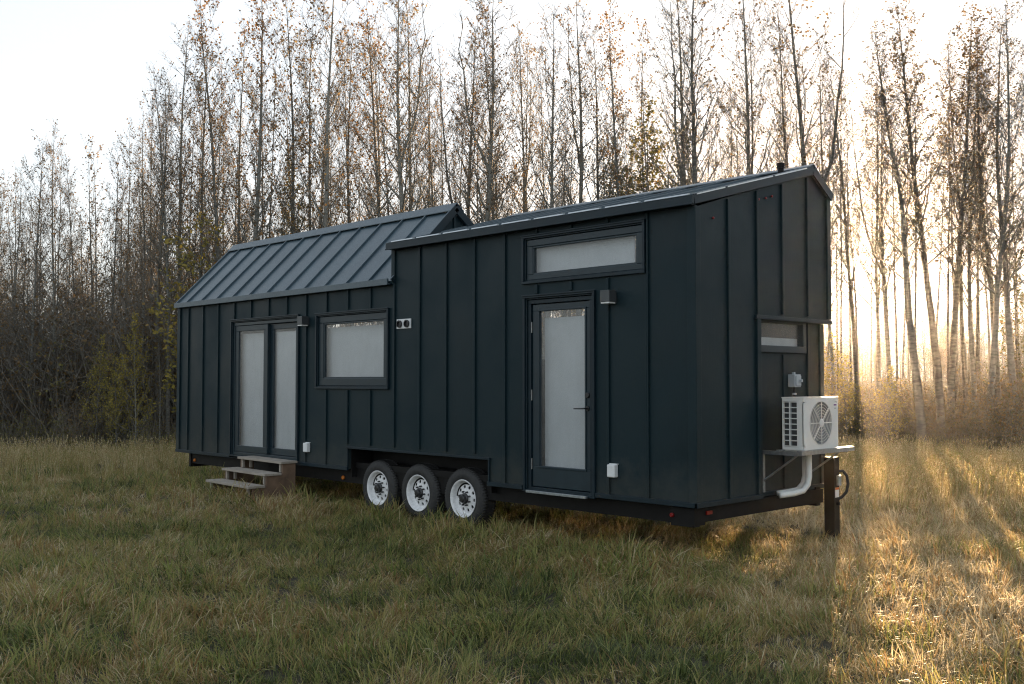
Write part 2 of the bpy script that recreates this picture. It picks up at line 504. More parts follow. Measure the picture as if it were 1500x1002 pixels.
for (x0, x1, z0, z1) in FARWIN:
    wn = MB()
    for r_ in ((x0 - .05, x1 + .05, z0 - .05, z0 + .03), (x0 - .05, x1 + .05, z1 - .03, z1 + .05), (x0 - .05, x0 + .03, z0 + .03, z1 - .03), (x1 - .03, x1 + .05, z0 + .03, z1 - .03)):
        wn.box(r_[0], r_[1], W - .09, W + .03, Z(r_[2]), Z(r_[3]))
    wo = wn.build('window', M['frame'], house)
    MB().box(x0 + .03, x1 - .03, W - .05, W - .044, Z(z0 + .03), Z(z1 - .03)).build('pane', M['glass'], wo)
# end walls
def ztopR(y): 
    return TR + (RIDGE_R[1] - .05 - TR) * y / RIDGE_R[0] if y <= RIDGE_R[0] else RIDGE_R[1] - .05 + (FAR_R[1] - RIDGE_R[1]) * (y - RIDGE_R[0]) / (FAR_R[0] - RIDGE_R[0])
def ztopL(y):
    return TL + (RIDGE_L[1] - .05 - TL) * y / RIDGE_L[0] if y <= RIDGE_L[0] else RIDGE_L[1] - .05 + (FAR_L[1] - RIDGE_L[1]) * (y - RIDGE_L[0]) / (FAR_L[0] - RIDGE_L[0])
MB().prism([(.036, Z(0)), (W - .081, Z(0)), (W - .081, Z(ztopL(W - .081) - .03)), (RIDGE_L[0], Z(ztopL(RIDGE_L[0]) - .03)), (.036, Z(TL))], 'x', XL, XL + .035).build('left_end_wall', M['siding'], house)
MB().prism([(.04, Z(TL - .1)), (W - .1, Z(TL - .1)), (W - .1, Z(ztopL(W - .1) - .03)), (RIDGE_L[0], Z(ztopL(RIDGE_L[0]) - .03)), (.04, Z(TL))], 'x', XM - .045, XM - .01).build('gable_end_wall', M['siding'], house)
for yb in (.55, 1.05, 1.55):
    MB().box(XM - .01, XM + .012, yb - .019, yb + .019, Z(TL), Z(ztopL(yb) - .05)).build('batten', M['siding'], house)
MB().prism([(.036, Z(TL - .05)), (W - .1, Z(TL - .05)), (W - .1, Z(ztopR(W - .1) - .03)), (RIDGE_R[0], Z(ztopR(RIDGE_R[0]) - .03)), (.036, Z(TR))], 'x', XM + .05, XM + .085).build('upper_end_wall', M['siding'], house)
# front wall with its recess for the air conditioner
NY, NZ, NX = 1.13, 1.885, -.10
FY = [0.0, .56, 1.09, 1.59, 2.12, W]
for a, b in zip(FY, FY[1:]):
    ym = [a + .0015] + ([RIDGE_R[0]] if a < RIDGE_R[0] < b else []) + [b - .0015]
    if b <= NY: lows = [(a, b, .012)]
    elif a < NY < b: lows = [(a, NY, .012), (NY, b, NZ)]
    else: lows = [(a, b, NZ)]
    mb = MB()
    for (p, q, z0) in lows:
        ys = sorted({p + .0015, q - .0015, *([RIDGE_R[0]] if p < RIDGE_R[0] < q else [])})
        poly = [(ys[0], Z(z0)), (ys[-1], Z(z0))] + [(y, Z(ztopR(y) - .01)) for y in reversed(ys)]
        if p < .01: poly = [(max(y, .036), z) for y, z in poly]
        mb.prism(poly, 'x', -.035, 0)
    mb.build('siding_panel', M['siding'], house)
for y in FY[1:-1]:
    z0 = .04 if y < NY else NZ + .05
    MB().box(-.002, .024, y - .019, y + .019, Z(z0), Z(ztopR(y) - .03)).build('batten', M['siding'], house, bevel=.004)
MB().box(.0, .026, -.024, .06, Z(.046), Z(TR - .01)).build('corner_trim', M['siding'], house, bevel=.004)
MB().box(.0, .026, W - .06, W + .02, Z(NZ + .04), Z(FAR_R[1] - .06)).build('corner_trim', M['siding'], house, bevel=.004)
MB().box(.0, .027, NY - .07, NY + .002, Z(.046), Z(NZ + .0)).build('recess_trim', M['siding'], house, bevel=.004)
MB().box(NX, .032, NY - .09, W + .03, Z(NZ - .012), Z(NZ + .022)).box(-.02, .034, NY - .1, W + .06, Z(NZ - .020), Z(NZ - .0125)).build('recess_flashing', M['trim'], house, bevel=.003)
RW = (1.20, 2.17, 1.58, 1.87)
mb = MB()
ry = [NY + .0, 1.76, 2.30, W]
for a, b in zip(ry, ry[1:]):
    for piece in pieces(minus(a + .0015, b - .0015, .012, NZ - .013, [RW])):
        mb = MB()
        for (p, q, r_, s) in piece: mb.box(NX - .035, NX, p, q, Z(r_), Z(s))
        mb.build('siding_panel', M['siding'], house)
MB().box(NX + .0, NX + .02, 1.741, 1.779, Z(.05), Z(1.50)).build('batten', M['siding'], house, bevel=.003)
MB().box(NX, NX + .022, 2.262, 2.30, Z(.05), Z(1.868)).build('batten', M['siding'], house, bevel=.003)
MB().box(NX, NX + .024, W - .07, W + .018, Z(.05), Z(1.868)).build('corner_trim', M['siding'], house, bevel=.003)
MB().box(-.036, -.0005, -.034 + .036, NY, Z(-.004), Z(.0115)).box(.0005, .034, -.034, NY + .002, Z(-.004), Z(.045)).box(NX + .0005, NX + .03, NY, W + .02, Z(-.004), Z(.045)).box(NX - .001, -.002, NY - .03, NY - .0015, Z(.012), Z(NZ)).build('base_flashing', M['trim'], house, bevel=.003)
wn = MB()
y0, y1, z0, z1 = RW
for r_ in ((y0 - .02, y1 + .04, z0 - .055, z0 + .02), (y0 - .02, y1 + .04, z1 - .025, z1 - .002), (y0 - .02, y0 + .02, z0 + .02, z1 - .025), (y1 - .03, y1 + .04, z0 + .02, z1 - .025)):
    wn.box(NX - .02, NX + .035, r_[0], r_[1], Z(r_[2]), Z(r_[3]))
wo = wn.build('window', M['frame'], house, bevel=.004)
MB().box(NX - .012, NX - .006, y0 + .02, y1 - .03, Z(z0 + .02), Z(z1 - .025)).build('pane', M['glass'], wo)
MB().box(NX - .07, NX - .06, y0, y1, Z(z0), Z(z0 + .11)).build('blind', M['blind'], wo)
MB().box(XL + .04, -.14, .101, W - .081, Z(.02), Z(.10)).build('floor_deck', M['steel'], house)

# ---- roofs: deck + one metal panel per bay + standing seams
def slope_pt(y0, z0, y1, z1, t, off):
    L = math.hypot(y1 - y0, z1 - z0); ny, nz = -(z1 - z0) / L, (y1 - y0) / L
    return y0 + (y1 - y0) * t + ny * off, z0 + (z1 - z0) * t + nz * off
def slab(x0, x1, a, b, o0, o1, t0=0., t1=1.):
    q = [slope_pt(*a, *b, t0, o0), slope_pt(*a, *b, t1, o0), slope_pt(*a, *b, t1, o1), slope_pt(*a, *b, t0, o1)]
    return MB().prism([(y, Z(z)) for y, z in q], 'x', x0, x1)
def roof_half(name, x0, x1, a, b, c, xs):
    deck = slab(x0 + .01, x1 - .01, a, b, -.05, 0)
    dk = deck.build(name, M['roof'], house)
    slab(x0 + .01, x1 - .01, c, b, .05, 0, 0, 1).build('rear_slope', M['roof'], dk)
    lines = [x1] + [x for x in xs if x0 + .05 < x < x1 - .05] + [x0]
    for p, q in zip(lines, lines[1:]):
        slab(q + .004, p - .004, a, b, .001, .006).build('roof_panel', M['roof'], dk)
    for x in lines:
        xx = min(max(x, x0 + .012), x1 - .012)
        slab(xx - .011, xx + .011, a, b, .001, .036, .004, .985).build('standing_seam', M['roof'], dk, bevel=.003)
    return dk
AL = (-.055, TL + .015); AR = (-.07, TR + .06)
rl = roof_half('gable_roof', XL - .035, XM + .04, AL, RIDGE_L, (FAR_L[0] + .06, FAR_L[1] - .05), GX)
rr = roof_half('long_roof', XM - .03, .028, AR, RIDGE_R, (FAR_R[0] + .05, FAR_R[1] - .03), GX)
# ridge caps, eave and rake trims
def cap(name, x0, x1, a, b, c, wid, parent):
    La = math.hypot(b[0] - a[0], b[1] - a[1]); Lc = math.hypot(b[0] - c[0], b[1] - c[1])
    p1 = slope_pt(*a, *b, 1 - wid / La, .042); p2 = (b[0], b[1] + .06)
    q = slope_pt(*c, *b, 1 - wid / Lc, -.042)
    low = lambda p: (p[0], p[1] - .014)
    poly = [low(p1), p1, p2, q, low(q), low(p2)]
    return MB().prism([(y, Z(z)) for y, z in poly], 'x', x0, x1).build(name, M['roof'], parent, bevel=.004)
cap('ridge_cap', XL - .05, XM + .055, AL, RIDGE_L, FAR_L, .13, rl)
cap('ridge_cap', XM - .04, .048, AR, RIDGE_R, FAR_R, .12, rr)
MB().box(XL - .045, XM - .032, -.085, -.058, Z(TL - .03), Z(TL + .055)).build('eave_trim', M['roof'], rl, bevel=.004)
MB().box(XM - .04, .047, -.105, -.072, Z(TR - .005), Z(TR + .082)).box(XM - .04, .047, -.118, -.1055, Z(TR - .012), Z(TR + .004)).build('eave_trim', M['trim'], rr, bevel=.004)
MB().box(XL, XM, -.057, .0, Z(TL - .028), Z(TL - .004)).box(XM - .02, .0, -.071, .0, Z(TR - .004), Z(TR + .02)).build('soffit', M['trim'], house)
bays = [0.03] + GX[1:10]
for p, q in zip(bays, bays[1:]):  # light strips imitating sky reflections on the panel ends, one per bay
    MB().hexa([(q + .05, -.112, Z(TR + .0835)), (p - .03, -.112, Z(TR + .0835)), (p - .03, -.075, Z(TR + .0835)), (q + .05, -.075, Z(TR + .0835)),
               (q + .05, -.106, Z(TR + .098)), (p - .03, -.106, Z(TR + .098)), (p - .03, -.070, Z(TR + .104)), (q + .05, -.070, Z(TR + .104))]).build('eave_glint_strip', M['glint'], rr)
def rake(x0, x1, a, b, c, parent, h=.065):
    slab(x0, x1, a, b, -h, .034, 0, .999).build('rake_trim', M['trim'], parent, bevel=.004)
    slab(x0, x1, c, b, h, -.034, 0, .999).build('rake_trim', M['trim'], parent, bevel=.004)
rake(.030, .046, AR, RIDGE_R, (FAR_R[0] + .05, FAR_R[1] - .03), rr)
rake(XL - .062, XL - .036, AL, RIDGE_L, (FAR_L[0] + .06, FAR_L[1] - .05), rl, .07)
rake(XM + .041, XM + .049, AL, RIDGE_L, (FAR_L[0] + .06, FAR_L[1] - .05), rl, .07)
# imitated sky glint on the front rake, a light line below the roof edge
for (t0, t1) in ((.02, .23), (.25, .62), (.64, .93)):
    slab(.0462, .054, AR, RIDGE_R, .020, .032, t0, t1).build('eave_glint_strip', M['glint'], rr)
vp = MB().lathe([(.034, Z(3.4)), (.034, Z(3.66))], (-.245, 2.0, 0), 'z', 14).lathe([(.045, Z(3.62)), (.045, Z(3.675)), (.02, Z(3.68))], (-.245, 2.0, 0), 'z', 14)
vp.build('vent_pipe', M['steel'], rr, smooth=False)
for (yy, zz) in ((.30, TR + .0), (1.13, 3.22), (1.27, 3.25), (1.39, 3.285)):
    MB().lathe([(.010, .0), (.014, .012), (.008, .02)], (0, yy, Z(zz - .095)), 'x', 8).build('marker_light', M['red'], house)

# ---- windows and doors of the long side
def ring(mb, x0, x1, z0, z1, wl, wr, wb, wt, ya, yb):
    mb.box(x0, x1, ya, yb, Z(z0), Z(z0 + wb)); mb.box(x0, x1, ya, yb, Z(z1 - wt), Z(z1))
    mb.box(x0, x0 + wl, ya, yb, Z(z0 + wb), Z(z1 - wt)); mb.box(x1 - wr, x1, ya, yb, Z(z0 + wb), Z(z1 - wt))
    return mb
def window(x0, x1, z0, z1, g, blind):
    tr = ring(MB(), x0 - .045, x1 + .045, z0 - .035, z1 + .045, .032, .032, .03, .032, -.034, .0)
    tr.box(x0 - .055, x1 + .055, -.044, -.0345, Z(z1 + .034), Z(z1 + .052))
    ring(tr, x0 - .014, x1 + .014, z0 - .006, z1 + .014, .016, .016, .014, .016, -.012, .0)
    o = tr.build('window', M['trim'], house, bevel=.004)
    ring(MB(), x0 + .005, x1 - .005, z0 + .01, z1 - .005, g[0] - x0 - .02, x1 - g[1] - .02, g[2] - z0 - .02, z1 - g[3] - .02, .004, .06).build('frame', M['frame'], o, bevel=.006)
    ring(MB(), g[0] - .018, g[1] + .018, g[2] - .014, g[3] + .014, .022, .022, .022, .022, .012, .055).build('sash', M['frame'], o, bevel=.004)
    MB().box(g[0], g[1], .030, .036, Z(g[2]), Z(g[3])).build('pane', M['glass'], o)
    if blind: MB().box(blind[0], blind[1], .115, .13, Z(blind[2]), Z(blind[3])).build('blind', M['blind'], o)
    return o
window(*OPEN[1], (-6.37, -4.985, 1.265, 2.02), (-6.49, -4.90, 1.15, 1.975))
window(*OPEN[2], (-2.20, -.735, 2.425, 2.72), (-2.31, -.835, 2.35, 2.80))
# sliding glass door
tr = ring(MB(), -8.975, -6.985, .0, 2.19, .032, .032, .03, .032, -.034, .0)
ring(tr, -8.944, -7.016, .029, 2.159, .016, .016, .014, .016, -.012, .0)
tr.box(-8.985, -6.975, -.044, -.0345, Z(2.178), Z(2.196))
sd = tr.build('sliding_door', M['trim'], house, bevel=.004)
ring(MB(), -8.925, -7.035, .046, 2.14, .04, .04, .05, .05, .004, .10).build('frame', M['frame'], sd, bevel=.005)
for (x0, x1, ya) in ((-8.88, -7.92, .014), (-7.90, -7.08, .055)):
    lf = ring(MB(), x0, x1, .10, 2.085, .10, .105, .10, .085, ya, ya + .036).build('door_leaf', M['frame'], sd, bevel=.005)
    MB().box(x0 + .098, x1 - .103, ya + .015, ya + .021, Z(.198), Z(2.002)).build('pane', M['glass'], sd)
MB().box(-7.93, -7.885, .0, .052, Z(.11), Z(2.08)).build('meeting_stile', M['frame'], sd, bevel=.004)
MB().box(-8.86, -7.10, .115, .13, Z(.11), Z(1.965)).build('blind', M['blind'], sd)
# entry door
tr = ring(MB(), -2.34, -1.27, -.02, 2.18, .032, .032, .02, .032, -.034, .0)
ring(tr, -2.309, -1.301, -.001, 2.149, .016, .016, .012, .016, -.012, .0)
tr.box(-2.35, -1.26, -.044, -.0345, Z(2.168), Z(2.186))
ed = tr.build('entry_door', M['trim'], house, bevel=.004)
ring(MB(), -2.288, -1.322, .0, 2.128, .045, .045, .035, .045, .004, .11).build('frame', M['trim'], ed, bevel=.004)
sl_ = ring(MB(), -2.236, -1.374, .042, 2.076, .105, .07, .225, .075, .024, .068).build('door_slab', M['frame'], ed, bevel=.005)
ring(MB(), -2.145, -1.425, .25, 2.018, .022, .022, .024, .022, .014, .060).build('glazing_bead', M['frame'], ed, bevel=.005)
MB().box(-2.124, -1.447, .036, .042, Z(.27), Z(1.998)).build('pane', M['glass'], ed)
MB().box(-2.13, -1.44, .115, .13, Z(.25), Z(1.925)).build('blind', M['blind'], ed)
MB().box(-2.25, -1.36, -.075, -.041, Z(-.025), Z(.004)).build('threshold', M['galv'], ed, bevel=.003)
hd = MB().lathe([(.026, .023), (.026, .010)], (-1.408, 0, Z(.925)), 'y', 16).tube([(-1.408, .012, Z(.925)), (-1.408, -.045, Z(.925)), (-1.43, -.05, Z(.925)), (-1.545, -.05, Z(.921))], [.009, .009, .009, .007], 8)
hd.build('door_handle', M['hub'], ed, smooth=False)
MB().lathe([(.029, .023), (.029, .004), (.024, .0)], (-1.405, 0, Z(1.065)), 'y', 18).build('deadbolt', M['hub'], ed)
for z in (.29, 1.06, 1.82):
    MB().box(-2.262, -2.238, .008, .0235, Z(z - .06), Z(z + .06)).build('hinge', M['hinge'], ed)
for (x, z) in ((-1.035, 2.085), (-6.79, 2.075)):
    lp = MB().box(x - .062, x + .062, -.135, -.025, Z(z - .05), Z(z + .072)).box(x - .05, x + .05, -.0255, .0, Z(z - .06), Z(z + .06)).build('wall_lamp', M['fixture'], house, bevel=.004)
    MB().box(x - .055, x + .055, -.130, -.03, Z(z - .066), Z(z - .0505)).build('lens', M['lens'], lp)
for (x, z) in ((-1.025, .29), (-6.74, .262)):
    ob = MB().box(x - .052, x + .052, -.062, .0, Z(z - .066), Z(z + .066)).build('outlet_cover', M['white'], house, bevel=.01)
    MB().box(x - .056, x + .056, -.02, .0, Z(z + .0665), Z(z + .074)).build('hood', M['white'], ob)
ve = MB().box(-4.675, -4.385, -.016, .0, Z(1.89), Z(2.015)).build('vent_plate', M['white'], house, bevel=.004)
for x in (-4.605, -4.455):
    MB().lathe([(.048, -.0165), (.048, -.04), (.036, -.041), (.036, -.02)], (x, 0, Z(1.952)), 'y', 20).build('vent_hood', M['hub'], ve)

# ---- trailer chassis
ch = MB()
for y in (.12, W - .24): ch.box(-10.52, -.05, y, y + .09, Z(-.19), Z(.0195))
for x in np.linspace(-10.48, -.2, 14): ch.box(x - .04, x + .04, .211, W - .241, Z(-.13), Z(.0195))
ch.box(-.049, -.002 + NX + .06, .02, W - .1, Z(-.16), Z(-.006)); ch.box(-10.58, -10.521, .10, W - .1, Z(-.25), Z(.0))
ch.box(-.33, -.05, .03, .119, Z(-.20), Z(-.02))
chs = ch.build('chassis', M['steel'], house)
mud = MB().box(-5.735, -2.935, .40, .42, Z(-.15), Z(.30)).box(-5.745, -2.925, .0365, .399, Z(.297), Z(.311)).box(-5.7445, -5.722, .0365, .399, Z(-.1), Z(.2965)).box(-2.948, -2.9255, .0365, .399, Z(-.1), Z(.2965))
mud.build('wheel_box', M['steel'], house)
for (x, y) in ((-10.40, .119), (-6.03, .119)):
    MB().lathe([(.028, 0), (.028, -.018), (.018, -.026)], (x, y, Z(-.13)), 'y', 12).build('side_marker', M['amber'], chs)
MB().lathe([(.022, 0), (.022, -.018), (.014, -.026)], (-.31, .03, Z(-.10)), 'y', 12).build('side_marker', M['red'], chs)
MB().box(NX + .0585, NX + .075, .21, .30, Z(-.09), Z(-.055)).build('tail_marker', M['red'], chs)
# landing leg at the far front corner
lg = MB().box(.0, .125, 2.44, 2.565, -.0, Z(.36)).box(-.03, .155, 2.41, 2.595, -.01, .02).build('landing_leg', M['steel'], house, bevel=.006)
MB().lathe([(.02, 0), (.02, .03), (.0, .031)], (.126, 2.5, Z(-.16)), 'x', 8).build('bolt', M['steel'], lg)
MB().box(.1255, .128, 2.462, 2.545, Z(-.09), Z(.02)).build('warning_sticker', M['white'], lg)
MB().box(.128, .1295, 2.462, 2.545, Z(-.005), Z(.02)).build('sticker_band', M['orange'], lg)
MB().lathe([(.026, Z(.045)), (.026, Z(.15)), (.02, Z(.16))], (.153, 2.50, 0), 'z', 14).build('breakaway_switch', M['galv'], lg)
MB().tube([(.14, 2.54, Z(.20)), (.165, 2.57, Z(.205)), (.195, 2.60, Z(.15)), (.205, 2.61, Z(.06)), (.19, 2.60, Z(-.03)), (.15, 2.57, Z(-.09)), (.12, 2.55, Z(-.11))], .017, 8).build('cable', M['rubber'], lg)

# ---- wheels
def wheel_meshes():
    ty = MB().lathe([(.225, -.098), (.238, -.112), (.285, -.120), (.335, -.110), (.358, -.088), (.366, -.05), (.368, 0), (.366, .05), (.358, .088), (.335, .110), (.285, .118), (.238, .11), (.225, .095)], (0, 0, 0), 'y', 48, close=True)
    for k in range(64):                                 # shoulder lugs
        a = 2 * math.pi * k / 64
        for s in (-1, 1):
            c = Vector((math.cos(a), 0, math.sin(a))); t = Vector((-math.sin(a), 0, math.cos(a)))
            p = []
            for rr_ in (.355, .3735):
                for (du, y) in ((-.009, .045), (.009, .045), (.009, .095), (-.009, .095)):
                    p.append(c * (rr_ - (.012 if y > .06 else 0)) + t * du + Vector((0, s * y, 0)))
            ty.hexa(p)
    tyre = ty.mesh('tyre', M['rubber'], True)
    rim = MB().lathe([(.226, -.108), (.232, -.116), (.228, -.121), (.216, -.116), (.206, -.098), (.200, -.068), (.190, -.050), (.176, -.046), (.150, -.058), (.105, -.066), (.076, -.070), (.070, -.082), (.045, -.084), (.045, -.06), (.076, -.056), (.15, -.044), (.19, -.036), (.208, -.05), (.214, -.08)], (0, 0, 0), 'y', 64, close=True)
    holes = MB()
    for k in range(10):
        a = 2 * math.pi * (k + .5) / 10
        holes.lathe([(.021, -.12), (.021, .0)], (.141 * math.cos(a), 0, .141 * math.sin(a)), 'y', 14)
    ro = rim.build('tmp_rim', M['rimwhite']); ho = holes.build('tmp_hole', M['rimwhite'])
    md = ro.modifiers.new('b', 'BOOLEAN'); md.operation = 'DIFFERENCE'; md.object = ho; md.solver = 'EXACT'
    dg = bpy.context.evaluated_depsgraph_get()
    rm = bpy.data.meshes.new_from_object(ro.evaluated_get(dg)); rm.name = 'rim'
    for o in (ro, ho): bpy.data.objects.remove(o)
    hub = MB().lathe([(.066, -.06), (.066, -.095), (.050, -.108), (.046, -.135), (.032, -.146), (.0, -.147)], (0, 0, 0), 'y', 20)
    for k in range(8):
        a = 2 * math.pi * k / 8
        hub.lathe([(.011, -.065), (.011, -.100), (.006, -.105)], (.084 * math.cos(a), 0, .084 * math.sin(a)), 'y', 6)
    drum = MB().lathe([(.205, .06), (.205, -.02), (.0, -.021)], (0, 0, 0), 'y', 24)
    return tyre, rm, hub.mesh('hub', M['hub'], False), drum.mesh('brake_drum', M['steel'])
WM = wheel_meshes()
for i, x in enumerate((-3.42, -4.28, -5.13)):
    wo = bpy.data.objects.new('wheel', None); COL.objects.link(wo); wo.parent = house
    wo.location = (x - .03, .17, .345); wo.rotation_euler = (0, .4 + i * 1.3, 0)
    for nm, me in zip(('tyre', 'rim', 'hub', 'brake_drum'), WM):
        o = bpy.data.objects.new(nm, me); COL.objects.link(o); o.parent = wo
    MB().tube([(x, .25, .345), (x, W - .25, .345)], .045, 10).build('axle', M['steel'], house)

# ------------------------------------------------------------------ air conditioner on its wall bracket
ac = empty('air_conditioner', (.28, 1.66, Z(.45)))
tag(ac, 'white outdoor air conditioner with round fan on a wall bracket', 'air conditioner')
def acpart(mb, name, mat, parent=ac, **k):
    o = mb.build(name, mat, parent, **k)
    if parent is ac: o.matrix_parent_inverse = Matrix.Translation(ac.location).inverted()
    return o
ax0, ax1, ay0, ay1, az0, az1 = .16, .405, 1.30, 2.02, Z(.505), Z(1.05)
cs = MB()
cs.box(ax0, ax1, ay0, ay1, az1 - .05, az1 - .012)                       # top band
cs.box(ax0 - .004, ax1 + .004, ay0 - .004, ay1 + .004, az1 - .0118, az1)     # lid
cs.box(ax0, ax1, ay0, ay1, az0, az0 + .03)                              # base pan
cs.box(ax0, ax1, ay1 - .02, ay1, az0 + .03, az1 - .05)                  # far end
cs.box(ax0 + .17, ax1 - .012, ay0, ay0 + .012, az0 + .03, az1 - .05)         # plain strip of the near end
cs.box(ax0, ax0 + .012, ay0, ay0 + .05, az0 + .03, az1 - .05)
# front sheet with a round opening
fy, fz, fr = (1.655 + .0), (az0 + az1) / 2, .228
n = 48; v = []; f = []
for xx in (ax1 - .012, ax1):
    for k in range(n):
        a = 2 * math.pi * k / n; c_, s_ = math.cos(a), math.sin(a)
        v.append((xx, fy + fr * c_, fz + fr * s_))
    for k in range(n):
        a = 2 * math.pi * k / n; c_, s_ = math.cos(a), math.sin(a)
        ty_ = ((ay1 - .02 - fy) if c_ > 0 else (fy - ay0)) / max(abs(c_), 1e-6); tz_ = ((az1 - .05 - fz) if s_ > 0 else (fz - az0 - .03)) / max(abs(s_), 1e-6)
        t_ = min(ty_, tz_); v.append((xx, fy + t_ * c_, fz + t_ * s_))
for k in range(n):
    k2 = (k + 1) % n
    f += [(2 * n + k, 2 * n + k2, 3 * n + k2, 3 * n + k), (k, n + k, n + k2, k2), (k, k2, 2 * n + k2, 2 * n + k)]
cs.add(v, f)
acpart(cs, 'casing', M['acwhite'])
g = MB()
for k in range(9): g.box(ax0 + .012, ax0 + .17, ay0 + .0, ay0 + .010, az0 + .034 + k * .0570, az0 + .044 + k * .0570)
for x in (ax0 + .086,): g.box(x - .006, x + .006, ay0 - .001, ay0 + .009, az0 + .034, az0 + .50)
acpart(g, 'end_grille', M['acwhite'])
acpart(MB().box(ax0 + .005, ax0 + .16, ay0 + .03, ay0 + .036, az0 + .03, az1 - .05).box(ax0 + .004, ax0 + .02, ay0 + .05, ay1 - .02, az0 + .03, az1 - .05), 'coil', M['darkgrille'])
gd = MB()
for r_ in (.226, .195, .165, .135, .105, .075): gd.lathe([(r_ - .0018, ax1 + .004), (r_ + .0018, ax1 + .004), (r_ + .0018, ax1 + .008), (r_ - .0018, ax1 + .008)], (0, fy, fz), 'x', 40, close=True)
for k in range(8):
    a = 2 * math.pi * k / 8 + math.pi / 2
    gd.tube([(ax1 + .008, fy + .03 * math.cos(a), fz + .03 * math.sin(a)), (ax1 + .008, fy + .23 * math.cos(a), fz + .23 * math.sin(a))], .0055, 5)
gd.lathe([(.045, ax1 + .002), (.045, ax1 + .012), (.03, ax1 + .018), (.0, ax1 + .019)], (0, fy, fz), 'x', 24)
acpart(gd, 'fan_guard', M['acwhite'])
for k in range(3):
    fb = MB(); vv = []
    for j, a in enumerate(np.linspace(0, 1.7, 9)):
        an = a + k * 2 * math.pi / 3 + .4
        for r_ in (.04, .12, .205): vv.append((ax1 - .09 + .055 * a / 1.7, fy + r_ * math.cos(an), fz + r_ * math.sin(an)))
    ff = [(j * 3 + i, j * 3 + i + 1, j * 3 + i + 4, j * 3 + i + 3) for j in range(8) for i in range(2)]
    fb.add(vv, ff); acpart(fb, 'fan_blade', M['fan'], smooth=True)
acpart(MB().box(ax1 - .16, ax1 - .15, ay0 + .02, ay1 - .03, az0 + .03, az1 - .05), 'fan_backing', M['fan'])
acpart(MB().lathe([(.227, ax1 - .001), (.227, ax1 - .1), (.222, ax1 - .1), (.222, ax1 - .001)], (0, fy, fz), 'x', 40, close=True), 'fan_shroud', M['fan'])
acpart(MB().box(ax1 + .0005, ax1 + .0025, 1.93, 1.985, az1 - .095, az1 - .080), 'badge', M['purple'])
acpart(MB().box(ax1 + .0005, ax1 + .002, 1.94, 1.98, az1 - .13, az1 - .118), 'rating_label', M['greybox'])
acpart(MB().box(ax1 + .0005, ax1 + .006, 1.90, 2.0, az0 + .035, az0 + .09), 'service_cover', M['acwhite'])
for y in (1.36, 1.96): acpart(MB().box(ax0 + .0, ax1 - .0, y - .025, y + .025, az0 - .018, az0 - .0005), 'foot', M['acwhite'])
zb = az0 - .02
for yb, yn in ((1.315, 1), (2.20, 1)):
    br = MB()
    br.box(NX + .001, NX + .03, yb - .02, yb + .02, Z(.04), zb)                    # leg on the wall
    br.box(NX + .001, .43, yb - .02, yb - .016, zb - .04, zb).box(NX + .001, .43, yb - .016, yb + .02, zb - .004, zb)
    for s in (0,):
        br.tube([(NX + .02, yb + .0, Z(.16)), (.345, yb + .0, zb - .02)], .0115, 4)
    acpart(br, 'bracket', M['galv'])
acpart(MB().box(.375, .43, 1.22, 2.34, zb + .0005, zb + .018).box(.39, .43, 1.22, 2.34, zb - .028, zb + .0), 'front_rail', M['galv'])
acpart(MB().box(.13, .17, 1.22, 2.30, zb + .0005, zb + .018), 'rear_rail', M['galv'])
acpart(MB().tube([(.22, 1.72, az0), (.22, 1.72, Z(.2)), (.215, 1.705, Z(.12)), (.19, 1.65, Z(.055)), (.14, 1.55, Z(.03)), (.08, 1.44, Z(.018)), (.06, 1.40, Z(.016))], .034, 12)
       .tube([(.14, 1.78, az0), (.14, 1.78, Z(.2)), (.13, 1.76, Z(.12)), (.10, 1.70, Z(.055)), (.04, 1.60, Z(.035)), (-.03, 1.50, Z(.02))], .028, 10), 'line_set_cover', M['acwhite'], smooth=True)
bx = MB().box(NX + .001, NX + .085, 1.86, 1.99, Z(1.15), Z(1.29)).box(NX + .085, NX + .10, 1.875, 1.975, Z(1.165), Z(1.275)).box(NX + .1, NX + .13, 1.93, 1.96, Z(1.205), Z(1.235)).box(NX + .02, NX + .05, 1.91, 1.94, Z(1.29), Z(1.315))
db = bx.build('disconnect_box', M['greybox'], house, bevel=.004)
MB().tube([(NX + .04, 1.925, Z(1.15)), (NX + .04, 1.925, Z(.98)), (NX + .10, 1.92, Z(.90)), (.18, 1.9, Z(.86))], .013, 8).build('conduit', M['rubber'], db)
MB().lathe([(.024, Z(1.065)), (.024, Z(1.085))], (NX + .04, 1.925, 0), 'z', 10).build('conduit_fitting', M['greybox'], db)

# ------------------------------------------------------------------ wooden steps
st = empty('wooden_steps', (-6.876, -.09, 0), -.05)
tag(st, 'three tread weathered wooden steps below the sliding glass door', 'steps')
SW, SD, RUN = 1.366, .264, .253
for i in range(3):
    z = Z(.066 - .159 * i); yf = -(SD + RUN * i)
    for j in range(2):
        y0 = yf + j * .134
        MB().box(-SW + .004 * j, -.005 * j, y0, y0 + .130, z - .034, z).build('tread', M['wood'], st, bevel=.004)
        for x in (-SW + .09, -.10):
            MB().lathe([(.006, z - .002), (.006, z + .0015), (.003, z + .002)], (x, y0 + .065, 0), 'z', 8).build('screw', M['galv'], st)
    low = 0 if i == 2 else z - .159
    for x in (-SW + .10, -.10): MB().box(x - .019, x + .019, yf + .03, yf + .068, low, z - .0345).build('post', M['wood'], st, bevel=.003)
    if i < 2:
        for x in (-SW + .19, -.17): MB().box(x - .019, x + .019, yf + .11, yf + .148, low, z - .0345).build('post', M['wood'], st, bevel=.003)
